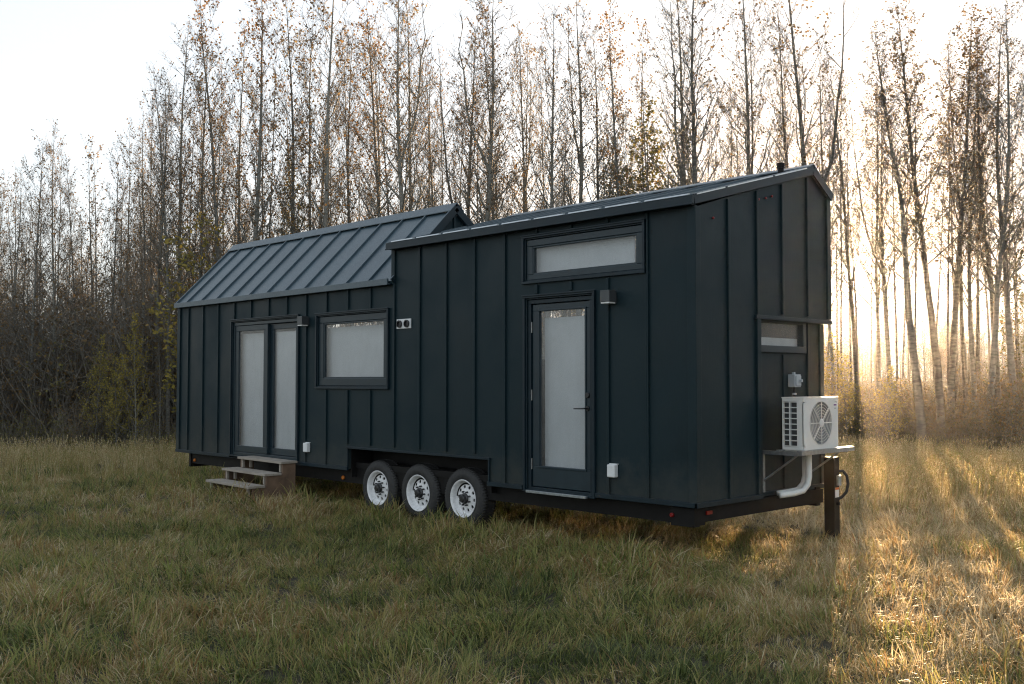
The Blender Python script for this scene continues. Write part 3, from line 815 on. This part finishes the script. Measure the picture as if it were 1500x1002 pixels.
for x in (-SW + .05, -.045):
    poly = [(-.02, 0), (-.02, Z(.0315)), (-.225, Z(.0315)), (-.225, Z(-.1275)), (-.478, Z(-.1275)), (-.478, Z(-.2865)), (-.69, Z(-.2865)), (-.69, 0)]
    MB().prism(poly, 'x', x - .0165, x + .0165).build('stringer', M['brownwood'], st)

# ------------------------------------------------------------------ scatter by geometry nodes (only for uncountable stuff)
def stuff_scatter(name, pts, rot, scl, idx, sources, label, kind='stuff', tint=None):
    coll = bpy.data.collections.new(name + '_sources')
    for k, (me) in enumerate(sources):
        o = bpy.data.objects.new('%s_source_%03d' % (name, k), me); coll.objects.link(o)
    me = bpy.data.meshes.new(name)
    me.vertices.add(len(pts)); me.vertices.foreach_set('co', np.asarray(pts, np.float32).ravel())
    a = me.attributes.new('rot', 'FLOAT_VECTOR', 'POINT'); a.data.foreach_set('vector', np.asarray(rot, np.float32).ravel())
    a = me.attributes.new('scl', 'FLOAT_VECTOR', 'POINT'); a.data.foreach_set('vector', np.asarray(scl, np.float32).ravel())
    a = me.attributes.new('idx', 'INT', 'POINT'); a.data.foreach_set('value', np.asarray(idx, np.int32))
    a = me.attributes.new('tint', 'FLOAT', 'POINT'); a.data.foreach_set('value', np.asarray(tint if tint is not None else [.5] * len(pts), np.float32))
    o = bpy.data.objects.new(name, me); COL.objects.link(o)
    ng = bpy.data.node_groups.new(name, 'GeometryNodeTree')
    ng.interface.new_socket('Geometry', in_out='INPUT', socket_type='NodeSocketGeometry')
    ng.interface.new_socket('Geometry', in_out='OUTPUT', socket_type='NodeSocketGeometry')
    gi = ng.nodes.new('NodeGroupInput'); go = ng.nodes.new('NodeGroupOutput')
    ip = ng.nodes.new('GeometryNodeInstanceOnPoints'); ci = ng.nodes.new('GeometryNodeCollectionInfo')
    ci.inputs['Collection'].default_value = coll; ci.inputs['Separate Children'].default_value = True; ci.inputs['Reset Children'].default_value = True
    def attr(nm, dt):
        q = ng.nodes.new('GeometryNodeInputNamedAttribute'); q.data_type = dt; q.inputs['Name'].default_value = nm
        return q.outputs['Attribute']
    L = ng.links.new
    L(gi.outputs[0], ip.inputs['Points']); L(ci.outputs[0], ip.inputs['Instance'])
    ip.inputs['Pick Instance'].default_value = True
    L(attr('idx', 'INT'), ip.inputs['Instance Index']); L(attr('rot', 'FLOAT_VECTOR'), ip.inputs['Rotation']); L(attr('scl', 'FLOAT_VECTOR'), ip.inputs['Scale'])
    L(ip.outputs[0], go.inputs[0])
    md = o.modifiers.new('scatter', 'NODES'); md.node_group = ng
    tag(o, label, kind=kind)
    return o

# ------------------------------------------------------------------ grass
def tuft(seed, n, rad, h0, h1, wid, flop, mat, seeds=False):
    rg = random.Random(seed); v = []; f = []
    lean0 = 0.0
    for _ in range(n):
        a = rg.uniform(0, 6.28); r = rad * math.sqrt(rg.random())
        bx_, by_ = r * math.cos(a), r * math.sin(a)
        h = rg.uniform(h0, h1); L = h
        da = rg.gauss(lean0, .9) if rg.random() < .6 else a + rg.gauss(0, .6)
        dx, dy = math.cos(da), math.sin(da)
        px_, py_ = -dy, dx
        bend = flop * rg.uniform(.3, 1.6); w0 = wid * rg.uniform(.6, 1.25)
        tilt = rg.uniform(.02, .5) * flop
        b = len(v); x = y = 0.0; z = -.02; ang = tilt
        ns = 4
        for i in range(ns + 1):
            t = i / ns; ww = w0 * (1 - t ** 1.7) * .5
            if i < ns:
                v.append((bx_ + dx * x - px_ * ww, by_ + dy * x - py_ * ww, z)); v.append((bx_ + dx * x + px_ * ww, by_ + dy * x + py_ * ww, z))
            else: v.append((bx_ + dx * x, by_ + dy * x, z))
            x += math.sin(ang) * L / ns; z += math.cos(ang) * L / ns; ang += bend / ns * (1 + t)
        for i in range(ns - 1): f.append((b + 2 * i, b + 2 * i + 1, b + 2 * i + 3, b + 2 * i + 2))
        f.append((b + 2 * ns - 2, b + 2 * ns - 1, b + 2 * ns))
        if seeds and rg.random() < .6:              # seed head
            q = len(v); tx, ty_, tz = v[b + 2 * ns]
            for k in range(7):
                zz = tz - .012 * k; s = .010 * (1 + .6 * math.sin(k * .5)); aa = rg.uniform(0, 6.28)
                i0 = len(v)
                v += [(tx, ty_, zz), (tx + s * math.cos(aa), ty_ + s * math.sin(aa), zz + .012), (tx + .3 * s * math.cos(aa + 1), ty_ + .3 * s * math.sin(aa + 1), zz + .024)]
                f.append((i0, i0 + 1, i0 + 2))
    me = bpy.data.meshes.new('tuft'); me.from_pydata(v, [], f); me.materials.append(mat); me.update()
    return me

rs = np.random.RandomState(4)
def clumps(x, y, cell, seed):
    """jittered cells: distance to the nearest clump centre and that clump's random numbers"""
    def hsh(i, j, k):
        h = np.sin(i * 127.1 + j * 311.7 + k * 74.7 + seed * 19.3) * 43758.5453
        return h - np.floor(h)
    ci, cj = np.floor(x / cell), np.floor(y / cell)
    best = np.full(len(x), 1e9); bi = ci.copy(); bj = cj.copy()
    for di in (-1, 0, 1):
        for dj in (-1, 0, 1):
            i, j = ci + di, cj + dj
            d = np.hypot((i + hsh(i, j, 1)) * cell - x, (j + hsh(i, j, 2)) * cell - y)
            m_ = d < best; best[m_] = d[m_]; bi[m_] = i[m_]; bj[m_] = j[m_]
    return best / cell, hsh(bi, bj, 3), hsh(bi, bj, 4), hsh(bi, bj, 5)
def wedge(n, r0, r1, half):
    th = rs.uniform(-half, half, n); r = np.sqrt(rs.uniform(r0 ** 2, r1 ** 2, n))
    az = YAW + th
    return CAM.x + r * np.sin(az), CAM.y + r * np.cos(az), r
def blocked(x, y):
    wh = (x > -5.75) & (x < -2.95) & (y > .02) & (y < .40)
    steps = (x > -8.2) & (x < -6.9) & (y > -.62) & (y < .0)
    return wh | steps
HALF = R(41)
short = [tuft(i, 19, .085, .07, .19, .0070, 1.25, M['grass']) for i in range(7)] + [tuft(20 + i, 10, .05, .10, .25, .0105, 1.05, M['grass']) for i in range(4)] + [tuft(40 + i, 20, .12, .10, .24, .0055, 2.4, M['thatch']) for i in range(4)]
P = []
for (n, a, b, hf, s0, s1) in ((11500, 2.6, 8, HALF, .8, 1.25), (22000, 8, 14, HALF, .85, 1.35), (24000, 14, 22, HALF, .95, 1.55), (24000, 22, 42, HALF, 1.1, 1.9)):
    x, y, r = wedge(n, a, b, hf)
    k = ~blocked(x, y)
    d1, h1, t1, a1 = clumps(x, y, .42, 1); d2, h2, t2, a2 = clumps(x, y, 1.5, 2)
    s = rs.uniform(s0, s1, n) * (.42 + .50 * h1 + .26 * h2) * (1.12 - .42 * np.clip(d1, 0, 1))
    edge = np.clip((1.25 - np.abs(y + .55) / .8), 0, 1) * ((x > -11.2) & (x < .3))
    s = s * (1 + .55 * edge)
    lat = (x - CAM.x) * math.cos(YAW) - (y - CAM.y) * math.sin(YAW)            # drier past the front of the house, and golden sunlight put in the tint
    dry_sunlit = .52 * np.clip((lat - 1.2) / 2.2, 0, 1)
    P.append(np.stack([x, y, gz(x, y) - .005, s, .6 * t1 + .4 * t2 + dry_sunlit, a1 * 6.283 + .8 * (a2 - .5), h1], 1)[k])
P = np.concatenate(P)
und = (P[:, 0] > -10.9) & (P[:, 0] < .2) & (P[:, 1] > .0) & (P[:, 1] < 2.7)
P[und, 3] *= .8
n = len(P)
kind_r = rs.rand(n) * .8 + .2 * P[:, 6]
cl2 = np.sin(P[:, 0] * .9 + 2) * np.sin(P[:, 1] * 1.1) 
idx = np.where(kind_r < .45 + .15 * cl2, rs.randint(0, 7, n), np.where(kind_r < .76 + .1 * cl2, rs.randint(7, 11, n), rs.randint(11, 15, n)))
tl = rs.uniform(.05, .75, n) * (.3 + .7 * (1 - P[:, 6])); az_ = P[:, 5] + rs.normal(0, .55, n)
rot = np.stack([rs.normal(0, .12, n), tl, az_], 1)
scl = np.stack([P[:, 3] * rs.uniform(.85, 1.2, n), P[:, 3] * rs.uniform(.85, 1.2, n), P[:, 3]], 1)
stuff_scatter('grass', P[:, :3], rot, scl, idx, short, 'short mixed green and straw coloured grass covering the field', tint=P[:, 4])
# tall dry grass towards the wood, thickest to the right of the house
tall = [tuft(60 + i, 15, .10, .30, .70, .006, .42, M['drygrass'], True) for i in range(6)]
x, y, r = wedge(14000, 12, 25.5, HALF)
pxs = np.degrees(np.arctan2(x - CAM.x, y - CAM.y)) - math.degrees(YAW)          # angle to the right of the view axis
keep = np.clip((r - np.where(pxs > 13, 13.0, 18.5)) / 6, 0, 1) * np.where(pxs > 13, 1.0, .75)
k = (rs.rand(len(x)) < keep) & ~blocked(x, y) & ~((x > -11.5) & (x < 1) & (y > -1.5) & (y < 3.2))
x, y, r = x[k], y[k], r[k]; n = len(x)
s = rs.uniform(.5, .95, n)
stuff_scatter('tall_grass', np.stack([x, y, gz(x, y) - .01], 1), np.stack([rs.normal(0, .12, n), rs.normal(0, .12, n), rs.uniform(0, 6.28, n)], 1), np.stack([s, s, s], 1), rs.randint(0, 6, n), tall, 'tall dry golden grass with seed heads along the edge of the wood')

# ------------------------------------------------------------------ trees
class TreeBuf:
    def __init__(self): self.tr = MB(); self.cr = MB()
def leaf_at(mb, p, size, rg, mi):
    d = Vector((rg.gauss(0, 1), rg.gauss(0, 1), rg.gauss(-.3, .8))).normalized()
    s = d.orthogonal().normalized() * size * .42
    q = Vector(p) + d * size
    m_ = Vector(p) + d * size * .5
    mb.add([p, m_ + s, q, m_ - s], [(0, 1, 2, 3)], mi)
def make_tree(seed, H=13.0, r0=.095, nb=42, start=.22, spread=.5, twigs=7, leaves=.5, top_leaves=1.0, fork=False, blen=.24, lsize=.064, wob=.12):
    rg = random.Random(seed); T = TreeBuf()
    n = 16; pts = []; x = y = 0.0; dx, dy = rg.gauss(0, .02), rg.gauss(0, .02)
    for i in range(n + 1):
        pts.append(Vector((x, y, H * i / n)))
        dx += rg.gauss(0, .022) - dx * .15; dy += rg.gauss(0, .022) - dy * .15
        x += dx * H / n * wob * 8; y += dy * H / n * wob * 8
    pts[0].z = -.15
    rad = [r0 * ((1 - i / n) ** .85 * .93 + .035) for i in range(n + 1)]
    rad[0] *= 1.3
    T.tr.tube(pts, rad, 8)
    def at(t):
        q = t * n; i = min(int(q), n - 1); return pts[i].lerp(pts[i + 1], q - i), r0 * ((1 - t) ** .85 * .93 + .035)
    def branch(p, d, L, r, depth, tw, lv):
        m_ = 6 if depth == 0 else 4
        q = [p]; dd = d.copy(); c = p.copy()
        for i in range(m_):
            dd = (dd + Vector((rg.gauss(0, .10), rg.gauss(0, .10), .10 if depth == 0 else .05 + rg.gauss(0, .06)))).normalized()
            c = c + dd * (L / m_); q.append(c)
        if depth == 0: T.tr.tube(q, [r * (1 - i / m_ * .88) for i in range(m_ + 1)], 5 if r > .02 else 4, cap=False)
        else: T.cr.tube(q, [r * (1 - i / m_ * .75) for i in range(m_ + 1)], 3, cap=False)
        def along(t):
            u = t * m_; i = min(int(u), m_ - 1); return q[i].lerp(q[i + 1], u - i), (q[i + 1] - q[i]).normalized()
        for k in range(tw):
            t = rg.uniform(.18, 1.0); b, td = along(t)
            sd = Vector((rg.gauss(0, 1), rg.gauss(0, 1), rg.gauss(.25, .5))).normalized()
            nd = (td * .8 + sd * .75).normalized()
            tl = L * rg.uniform(.14, .36) * (1.15 - .5 * t) + .12
            if depth == 0: branch(b, nd, tl, max(r * .34 * (1 - t * .5), .0042), 1, max(1, int(tw * .45)), lv)
            else:
                q2 = [b, b + nd * tl * .5 + Vector((0, 0, .02)), b + nd * tl + Vector((0, 0, .05 * tl))]
                T.cr.tube(q2, [.0038, .003, .002], 3, cap=False)
                for _ in range(2):
                    if rg.random() < lv * .5: leaf_at(T.cr, q2[rg.randint(1, 2)], lsize * rg.uniform(.6, 1.3), rg, 1)
        for _ in range(3):
            if rg.random() < lv: leaf_at(T.cr, along(rg.uniform(.3, 1))[0], lsize * rg.uniform(.6, 1.3), rg, 1)
    for k in range(nb):
        t = start + (1 - start) * ((k + rg.random()) / nb) ** .92
        t = min(t, .985)
        p, r = at(t)
        az = k * 2.4 + rg.gauss(0, .5)
        up = rg.uniform(.75, 1.6) * (.7 + .7 * t) / spread * .5
        d = Vector((math.cos(az), math.sin(az), up)).normalized()
        L = H * blen * (1 - t) ** .75 * rg.uniform(.45, 1.15) + .35
        lv = leaves * (1 - t) + top_leaves * t
        lv *= rg.uniform(.4, 1.5)
        branch(p, d, L, max(r * rg.uniform(.28, .48), .006), 0, max(3, int(twigs * min(1, L / 1.2))), lv)
    for k in range(10):                                  # dead snags low on the stem
        t = rg.uniform(.06, start + .1); p, r = at(t); az = rg.uniform(0, 6.28)
        d = Vector((math.cos(az), math.sin(az), rg.uniform(-.2, .7))).normalized()
        branch(p, d, rg.uniform(.3, 1.1), .008, 1, 2, 0)
    if fork:
        p, r = at(fork); az = rg.uniform(0, 6.28); L = H * (1 - fork) * .9
        d = Vector((math.cos(az) * .35, math.sin(az) * .35, 1)).normalized()
        oz = Vector((math.cos(az), math.sin(az), 0))
        q = [p + Vector((rg.gauss(0, .03), rg.gauss(0, .03), L * i / 8)) + oz * (.15 * L * (1 - math.exp(-3 * i / 8))) for i in range(9)]; q[0] = p
        T.tr.tube(q, [r * .8 * (1 - i / 8 * .92) for i in range(9)], 6, cap=False)
        for k in range(14):
            i = rg.randint(1, 7); a2 = rg.uniform(0, 6.28)
            branch(q[i], Vector((math.cos(a2), math.sin(a2), 1.3)).normalized(), L * .22 * (1.1 - i / 8) + .3, .012, 0, 5, leaves)
    return T
def tree_meshes(seed, bark, leaf, **k):
    T = make_tree(seed, **k)
    def fast(mb, nm, mats):
        me = bpy.data.meshes.new(nm); me.from_pydata(mb.v, [], mb.f)
        for m_ in mats: me.materials.append(m_)
        if len(mats) > 1: me.polygons.foreach_set('material_index', mb.m)
        me.polygons.foreach_set('use_smooth', [True] * len(mb.f)); me.update(); return me
    return fast(T.tr, 'trunk', [bark]), fast(T.cr, 'crown', [bark, leaf]), k.get('H', 13.0)

SPEC = {
    'bare':   [dict(seed=s, bark='bark', leaf='leaf_brown', H=13, r0=.10, nb=48, start=.32, leaves=.05, top_leaves=.30, twigs=11, blen=.28, spread=.55, fork=fk) for s, fk in ((1, .45), (2, False), (3, False), (4, .6), (5, False))],
    'brown':  [dict(seed=s, bark='bark', leaf='leaf_brown', H=12, r0=.08, nb=46, start=.14, leaves=.55, top_leaves=.42, twigs=11) for s in (11, 12, 13, 14)],
    'orange': [dict(seed=s, bark='bark', leaf='leaf_orange', H=13, r0=.09, nb=42, start=.22, leaves=.2, top_leaves=.8, twigs=11, spread=.42) for s in (21, 22)],
    'thin':   [dict(seed=s, bark='darkbark', leaf='leaf_brown', H=9, r0=.045, nb=34, start=.10, leaves=.6, top_leaves=.5, twigs=6, blen=.2) for s in (31, 32, 33, 34)],
    'crowned': [dict(seed=s, bark='darkbark', leaf='leaf_brown', H=13, r0=.10, nb=46, start=.38, leaves=.02, top_leaves=1.3, twigs=11, spread=.45) for s in (61, 62)],
    'sparse': [dict(seed=s, bark='darkbark', leaf='leaf_brown', H=10, r0=.055, nb=30, start=.36, leaves=.05, top_leaves=.2, twigs=8, blen=.24) for s in (71, 72, 73)],
    'olive':  [dict(seed=s, bark='darkbark', leaf='leaf_olive', H=8, r0=.06, nb=60, start=.10, leaves=2.2, top_leaves=1.8, twigs=9, spread=.55, blen=.26, lsize=.085) for s in (41, 42)],
    'gold':   [dict(seed=s, bark='bark', leaf='leaf_gold', H=5.5, r0=.04, nb=46, start=.08, leaves=1.8, top_leaves=1.6, twigs=8, spread=.6, blen=.3, lsize=.08) for s in (51, 52)],
}
VAR = {}
for kd, lst in SPEC.items():
    VAR[kd] = []
    for sp in lst:
        sp = dict(sp); sd = sp.pop('seed'); bk = M[sp.pop('bark')]; lf = M[sp.pop('leaf')]
        VAR[kd].append(tree_meshes(sd, bk, lf, **sp))

rt = random.Random(77)
KINDNAME = dict(sparse='bare_poplar', crowned='poplar_tree', bare='bare_poplar', brown='poplar_tree', orange='poplar_tree', thin='sapling', olive='willow_tree', gold='willow_tree')
KINDLOOK = dict(bare='leafless grey poplar', brown='brown leaved poplar', orange='orange topped poplar', thin='thin dark sapling', olive='leafy olive willow', gold='small yellow willow', crowned='tall dark crowned poplar', sparse='thin bare young poplar')
TREES = []
NEAR = .88
def place_tree(kd, px, depth, H, fat=1.0, row='front'):
    depth *= NEAR; H = CAM.z + (H - CAM.z) * NEAR
    tm, cm, h0 = VAR[kd][rt.randrange(len(VAR[kd]))]
    x, y = ground_at(px, depth)
    root = empty(KINDNAME[kd], (x, y, float(gz(x, y))), rt.uniform(0, 6.28))
    s = H / h0; sxy = s * rt.uniform(.92, 1.08)
    root.scale = (sxy * fat, sxy * fat, s)
    root.rotation_euler = (rt.gauss(0, .018), rt.gauss(0, .018), root.rotation_euler[2])
    for nm, me in (('trunk', tm), ('crown', cm)):
        o = bpy.data.objects.new(nm, me); COL.objects.link(o); o.parent = root
    TREES.append((root, kd, px, depth, row))
    return root
# the trunks that stand out in the photograph: column, row of the top, depth, kind, stoutness
FRONT = [
    (22, 240, 31, 'brown', .8), (48, 205, 30, 'brown', .9), (78, 190, 30, 'brown', 1.0), (110, 235, 31, 'brown', .8), (142, 225, 31, 'thin', 1.0), (163, 210, 30, 'brown', .8),
    (186, 195, 31, 'brown', .8), (207, 165, 30, 'brown', .9), (232, 120, 30, 'brown', 1.0), (247, 95, 29, 'bare', .8), (276, 30, 30, 'brown', 1.1), (300, 60, 31, 'brown', 1.0),
    (338, -20, 30, 'orange', 1.0), (352, 30, 31, 'brown', .9), (384, -60, 29.5, 'orange', 1.15), (430, -10, 31, 'brown', 1.1), (446, 10, 32, 'brown', .9), (482, -80, 30, 'brown', 1.25),
    (523, 30, 32, 'bare', .8), (556, -10, 31, 'orange', 1.0), (589, -20, 31, 'bare', .9), (605, -40, 30, 'bare', 1.2), (648, 100, 33, 'bare', .8), (688, 20, 31, 'bare', 1.0), (701, -30, 30, 'bare', 1.25),
    (731, 10, 31, 'brown', .9), (770, 40, 32, 'bare', .9), (786, 20, 31, 'bare', 1.0), (845, -15, 31, 'bare', 1.0), (866, 35, 32, 'bare', .9), (913, 10, 30.5, 'orange', 1.05), (1016, -40, 30, 'bare', 1.1), (1031, -60, 29.5, 'bare', 1.3),
    (1083, 20, 32, 'bare', .9), (1124, -50, 30.5, 'bare', 1.1), (1163, 0, 31, 'bare', .9), (1186, -60, 30, 'bare', 1.2),
    (1229, 60, 31, 'bare', .9), (1253, 90, 33, 'bare', .9), (1283, 100, 33, 'bare', .9), (1305, 110, 32, 'bare', 1.0), (1349, 30, 27.5, 'crowned', 1.45), (1377, 0, 28, 'crowned', 1.35), (1392, 20, 29, 'crowned', 1.2),
    (1413, 60, 31, 'crowned', .9), (1429, 60, 30, 'bare', 1.0), (1445, 10, 29, 'bare', 1.15), (1461, 40, 30, 'bare', 1.1), (1489, 0, 29, 'bare', 1.2), (1515, 10, 29, 'bare', 1.1), (1548, 20, 30, 'brown', 1.1),
    (-25, 230, 31, 'brown', .9), (-60, 240, 31, 'brown', .9),
    (285, 330, 29, 'gold', 1.2), (945, 165, 33, 'olive', 1.0), (905, 215, 34, 'olive', .9), (985, 210, 34, 'olive', .9), (430, 240, 33, 'olive', .7), (1240, 528, 28.5, 'gold', 1.3), (200, 470, 28.0, 'gold', .9), (140, 500, 28.2, 'gold', .8), (172, 530, 27.8, 'gold', .9), (235, 500, 28, 'orange', .9), (1298, 545, 28, 'gold', 1.3), (1216, 500, 28, 'gold', 1.0), (1492, 300, 33, 'olive', .8),
]
for (px, top, dep, kd, fat) in FRONT: place_tree(kd, px, dep, height_at(top, dep), fat)
# the rows behind
def rand_rows(n, x0, x1, d0, d1, kinds, top):
    for i in range(n):
        px = x0 + (x1 - x0) * (i + rt.random()) / n; dep = rt.uniform(d0, d1)
        place_tree(rt.choice(kinds), px, dep, max(4, height_at(top(px) + rt.gauss(0, 45), dep)), rt.uniform(.6, .9), 'back')
def crest(px):
    return np.interp(px, [-100, 60, 150, 200, 330, 600, 900, 1100, 1200, 1260, 1330, 1400, 1600], [260, 250, 265, 240, 90, 80, 110, 80, 120, 170, 150, 110, 110])
rand_rows(34, -90, 330, 31.5, 44, ['brown', 'brown', 'thin', 'thin', 'bare'], crest)
rand_rows(32, 330, 1190, 32, 44, ['bare', 'bare', 'brown', 'thin', 'bare'], crest)
rand_rows(11, 1195, 1330, 30, 48, ['sparse'], crest)
rand_rows(15, 1325, 1590, 30, 46, ['crowned', 'sparse', 'sparse', 'sparse'], crest)

# ------------------------------------------------------------------ undergrowth and the far wood (read as masses)
def shrub(seed, H, stems, leaves, bark, leaf, lsize=.06):
    rg = random.Random(seed); mb = MB()
    for s in range(stems):
        a = rg.uniform(0, 6.28); L = H * rg.uniform(.5, 1.05); out = rg.uniform(.05, .45)
        p = Vector((rg.gauss(0, .22), rg.gauss(0, .22), -.05)); d = Vector((math.cos(a) * out, math.sin(a) * out, 1)).normalized()
        q = [p]
        for i in range(5):
            d = (d + Vector((rg.gauss(0, .13), rg.gauss(0, .13), .02))).normalized(); q.append(q[-1] + d * L / 5)
        mb.tube(q, [.011, .010, .008, .006, .004, .003], 3, cap=False)
        for k in range(9):
            t = rg.uniform(.15, 1) * 5; i = min(int(t), 4); b = q[i].lerp(q[i + 1], t - i)
            dd = Vector((rg.gauss(0, 1), rg.gauss(0, 1), rg.gauss(.7, .5))).normalized(); tl = L * rg.uniform(.1, .28)
            mb.tube([b, b + dd * tl * .5, b + dd * tl + Vector((0, 0, .04))], [.005, .004, .0025], 3, cap=False)
            for _ in range(leaves):
                leaf_at(mb, b + dd * tl * rg.uniform(.2, 1.05), lsize * rg.uniform(.6, 1.3), rg, 1)
    me = bpy.data.meshes.new('shrub'); me.from_pydata(mb.v, [], mb.f); me.materials.append(bark); me.materials.append(leaf)
    me.polygons.foreach_set('material_index', mb.m); me.update(); return me
SH = [shrub(100 + i, 3.0, 16, 2, M['darkbark'], M['leaf_brown']) for i in range(3)] + [shrub(110 + i, 2.2, 18, 3, M['darkbark'], M['leaf_brown']) for i in range(2)] + [shrub(120 + i, 2.4, 14, 4, M['darkbark'], M['leaf_olive']) for i in range(2)] + [shrub(130, 1.8, 14, 4, M['darkbark'], M['leaf_gold'])] + [shrub(140 + i, 1.3, 20, 3, M['darkbark'], M['leaf_olive'], .05) for i in range(2)]
pts = []; rot = []; scl = []; ids = []
def put(px, dep, s, k):
    x, y = ground_at(px, dep * NEAR); s *= .93; pts.append((x, y, float(gz(x, y)) - .02)); rot.append((0, 0, rt.uniform(0, 6.28))); scl.append((s, s, s * rt.uniform(.85, 1.2))); ids.append(k)
for i in range(420):
    px = rt.uniform(-120, 420); put(px, rt.uniform(29.5, 44), rt.uniform(.8, 1.75), rt.choice([0, 1, 2, 0, 1, 2, 3, 4, 5]))
for i in range(160):
    px = rt.uniform(420, 1180); put(px, rt.uniform(31, 44), rt.uniform(.8, 1.5), rt.choice([0, 1, 2, 3, 4, 5, 6]))
for i in range(420):
    px = rt.uniform(1180, 1335); dep = rt.uniform(28.5, 46); put(px, dep, rt.uniform(.6, .9) * (1.0 if dep > 36 else .8), rt.choice([3, 4, 5, 6, 3, 7, 8, 9]))
for i in range(620):
    px = rt.uniform(1310, 1640); dep = rt.uniform(28, 46); put(px, dep, rt.uniform(.55, .85) * ((1.05 if dep > 36 else .82) if px < 1440 else 1.15), rt.choice([3, 4, 3, 4, 5, 6, 8, 9]))
for i in range(260):
    px = rt.uniform(-120, 1640); put(px, rt.uniform(27.3, 30.0), rt.uniform(.35, .8), rt.choice([4, 8, 9, 9, 3]))
stuff_scatter('undergrowth', pts, rot, scl, ids, SH, 'dense brown and olive undergrowth of twiggy shrubs along the edge of the wood')
def joined(kd, i):
    tm, cm, h0 = VAR[kd][i]
    a = bmesh.new(); a.from_mesh(tm); a.from_mesh(cm)
    me = bpy.data.meshes.new('far_tree'); a.to_mesh(me); a.free()
    for m_ in cm.materials: me.materials.append(m_)
    return me
FT = [joined('brown', 0), joined('brown', 1), joined('thin', 0), joined('thin', 1), joined('bare', 1), joined('bare', 2)]
HT = [12, 12, 9, 9, 13, 13]
pts = []; rot = []; scl = []; ids = []
def far_top(px):
    return np.interp(px, [-200, 60, 200, 330, 600, 1000, 1190, 1215, 1320, 1400, 1700], [385, 385, 360, 320, 340, 350, 370, 488, 488, 478, 455])
for i in range(460):
    px = rt.uniform(-180, 1680) if i < 400 else rt.uniform(1200, 1560); dep = rt.uniform(44, 85); k = rt.randrange(6)
    h = max(2.5, height_at(float(far_top(px)) + rt.gauss(0, 30), dep)); s = h / HT[k]
    x, y = ground_at(px, dep); pts.append((x, y, float(gz(x, y)) - .05)); rot.append((0, 0, rt.uniform(0, 6.28))); scl.append((max(s, .6), max(s, .6), s)); ids.append(k)
for i in range(150):
    az = R(rt.uniform(-12, 75)); dep = rt.uniform(30, 60); k = rt.randrange(6); s = rt.uniform(.75, 1.0)
    x, y = CAM.x + dep * math.sin(az), CAM.y + dep * math.cos(az)
    pts.append((x, y, float(gz(x, y)) - .05)); rot.append((0, 0, rt.uniform(0, 6.28))); scl.append((s, s, s)); ids.append(k)
stuff_scatter('far_wood', pts, rot, scl, ids, FT, 'far brown wood fading into one mass behind the trunks')

# ------------------------------------------------------------------ labels of the trees
TREES.sort(key=lambda t: t[2])
ORD = ['', 'second', 'third', 'fourth', 'fifth', 'sixth', 'seventh', 'eighth', 'ninth', 'tenth', 'eleventh', 'twelfth', 'thirteenth', 'fourteenth', 'fifteenth', 'sixteenth', 'seventeenth', 'eighteenth', 'nineteenth', 'twentieth'] + ['twenty-' + q for q in ('first', 'second', 'third', 'fourth', 'fifth', 'sixth', 'seventh', 'eighth', 'ninth')] + ['thirtieth']
def zone(px):
    if px < 262: return 'left of the house'
    if px < 660: return 'above the gabled roof'
    if px < 1213: return 'above the long low roof'
    return 'right of the house'
cnt = {}; tot = {}
for t in TREES: 
    q = (t[1], t[4], zone(t[2])); tot[q] = tot.get(q, 0) + 1
for root, kd, px, dep, row in TREES:
    z = zone(px); q = (kd, row, z)
    k = cnt.get(q, 0); cnt[q] = k + 1
    o_ = '' if tot[q] == 1 else ('leftmost ' if k == 0 else ('rightmost ' if k == tot[q] - 1 else (ORD[k] + ' from left, ' if k < len(ORD) else '')))
    lab = o_ + ('' if row == 'front' else 'back row ') + KINDLOOK[kd] + ' ' + z
    tag(root, lab, 'tree', ('front row trees ' if row == 'front' else 'back row trees ') + z)

# ------------------------------------------------------------------ haze
HAZE = 0.00034
if HAZE:
    m = bpy.data.materials.new('haze_air'); m.use_nodes = True
    t = m.node_tree; t.nodes.clear()
    o = t.nodes.new('ShaderNodeOutputMaterial'); v = t.nodes.new('ShaderNodeVolumePrincipled')
    v.inputs['Color'].default_value = (.95, .93, .90, 1); v.inputs['Density'].default_value = HAZE; v.inputs['Anisotropy'].default_value = .89
    t.links.new(v.outputs[0], o.inputs['Volume'])
    hz = MB().box(-110, 70, -40, 110, -1.2, 22).build('haze', m)
    tag(hz, 'thin sunlit haze hanging over the field and between the trees', kind='stuff')
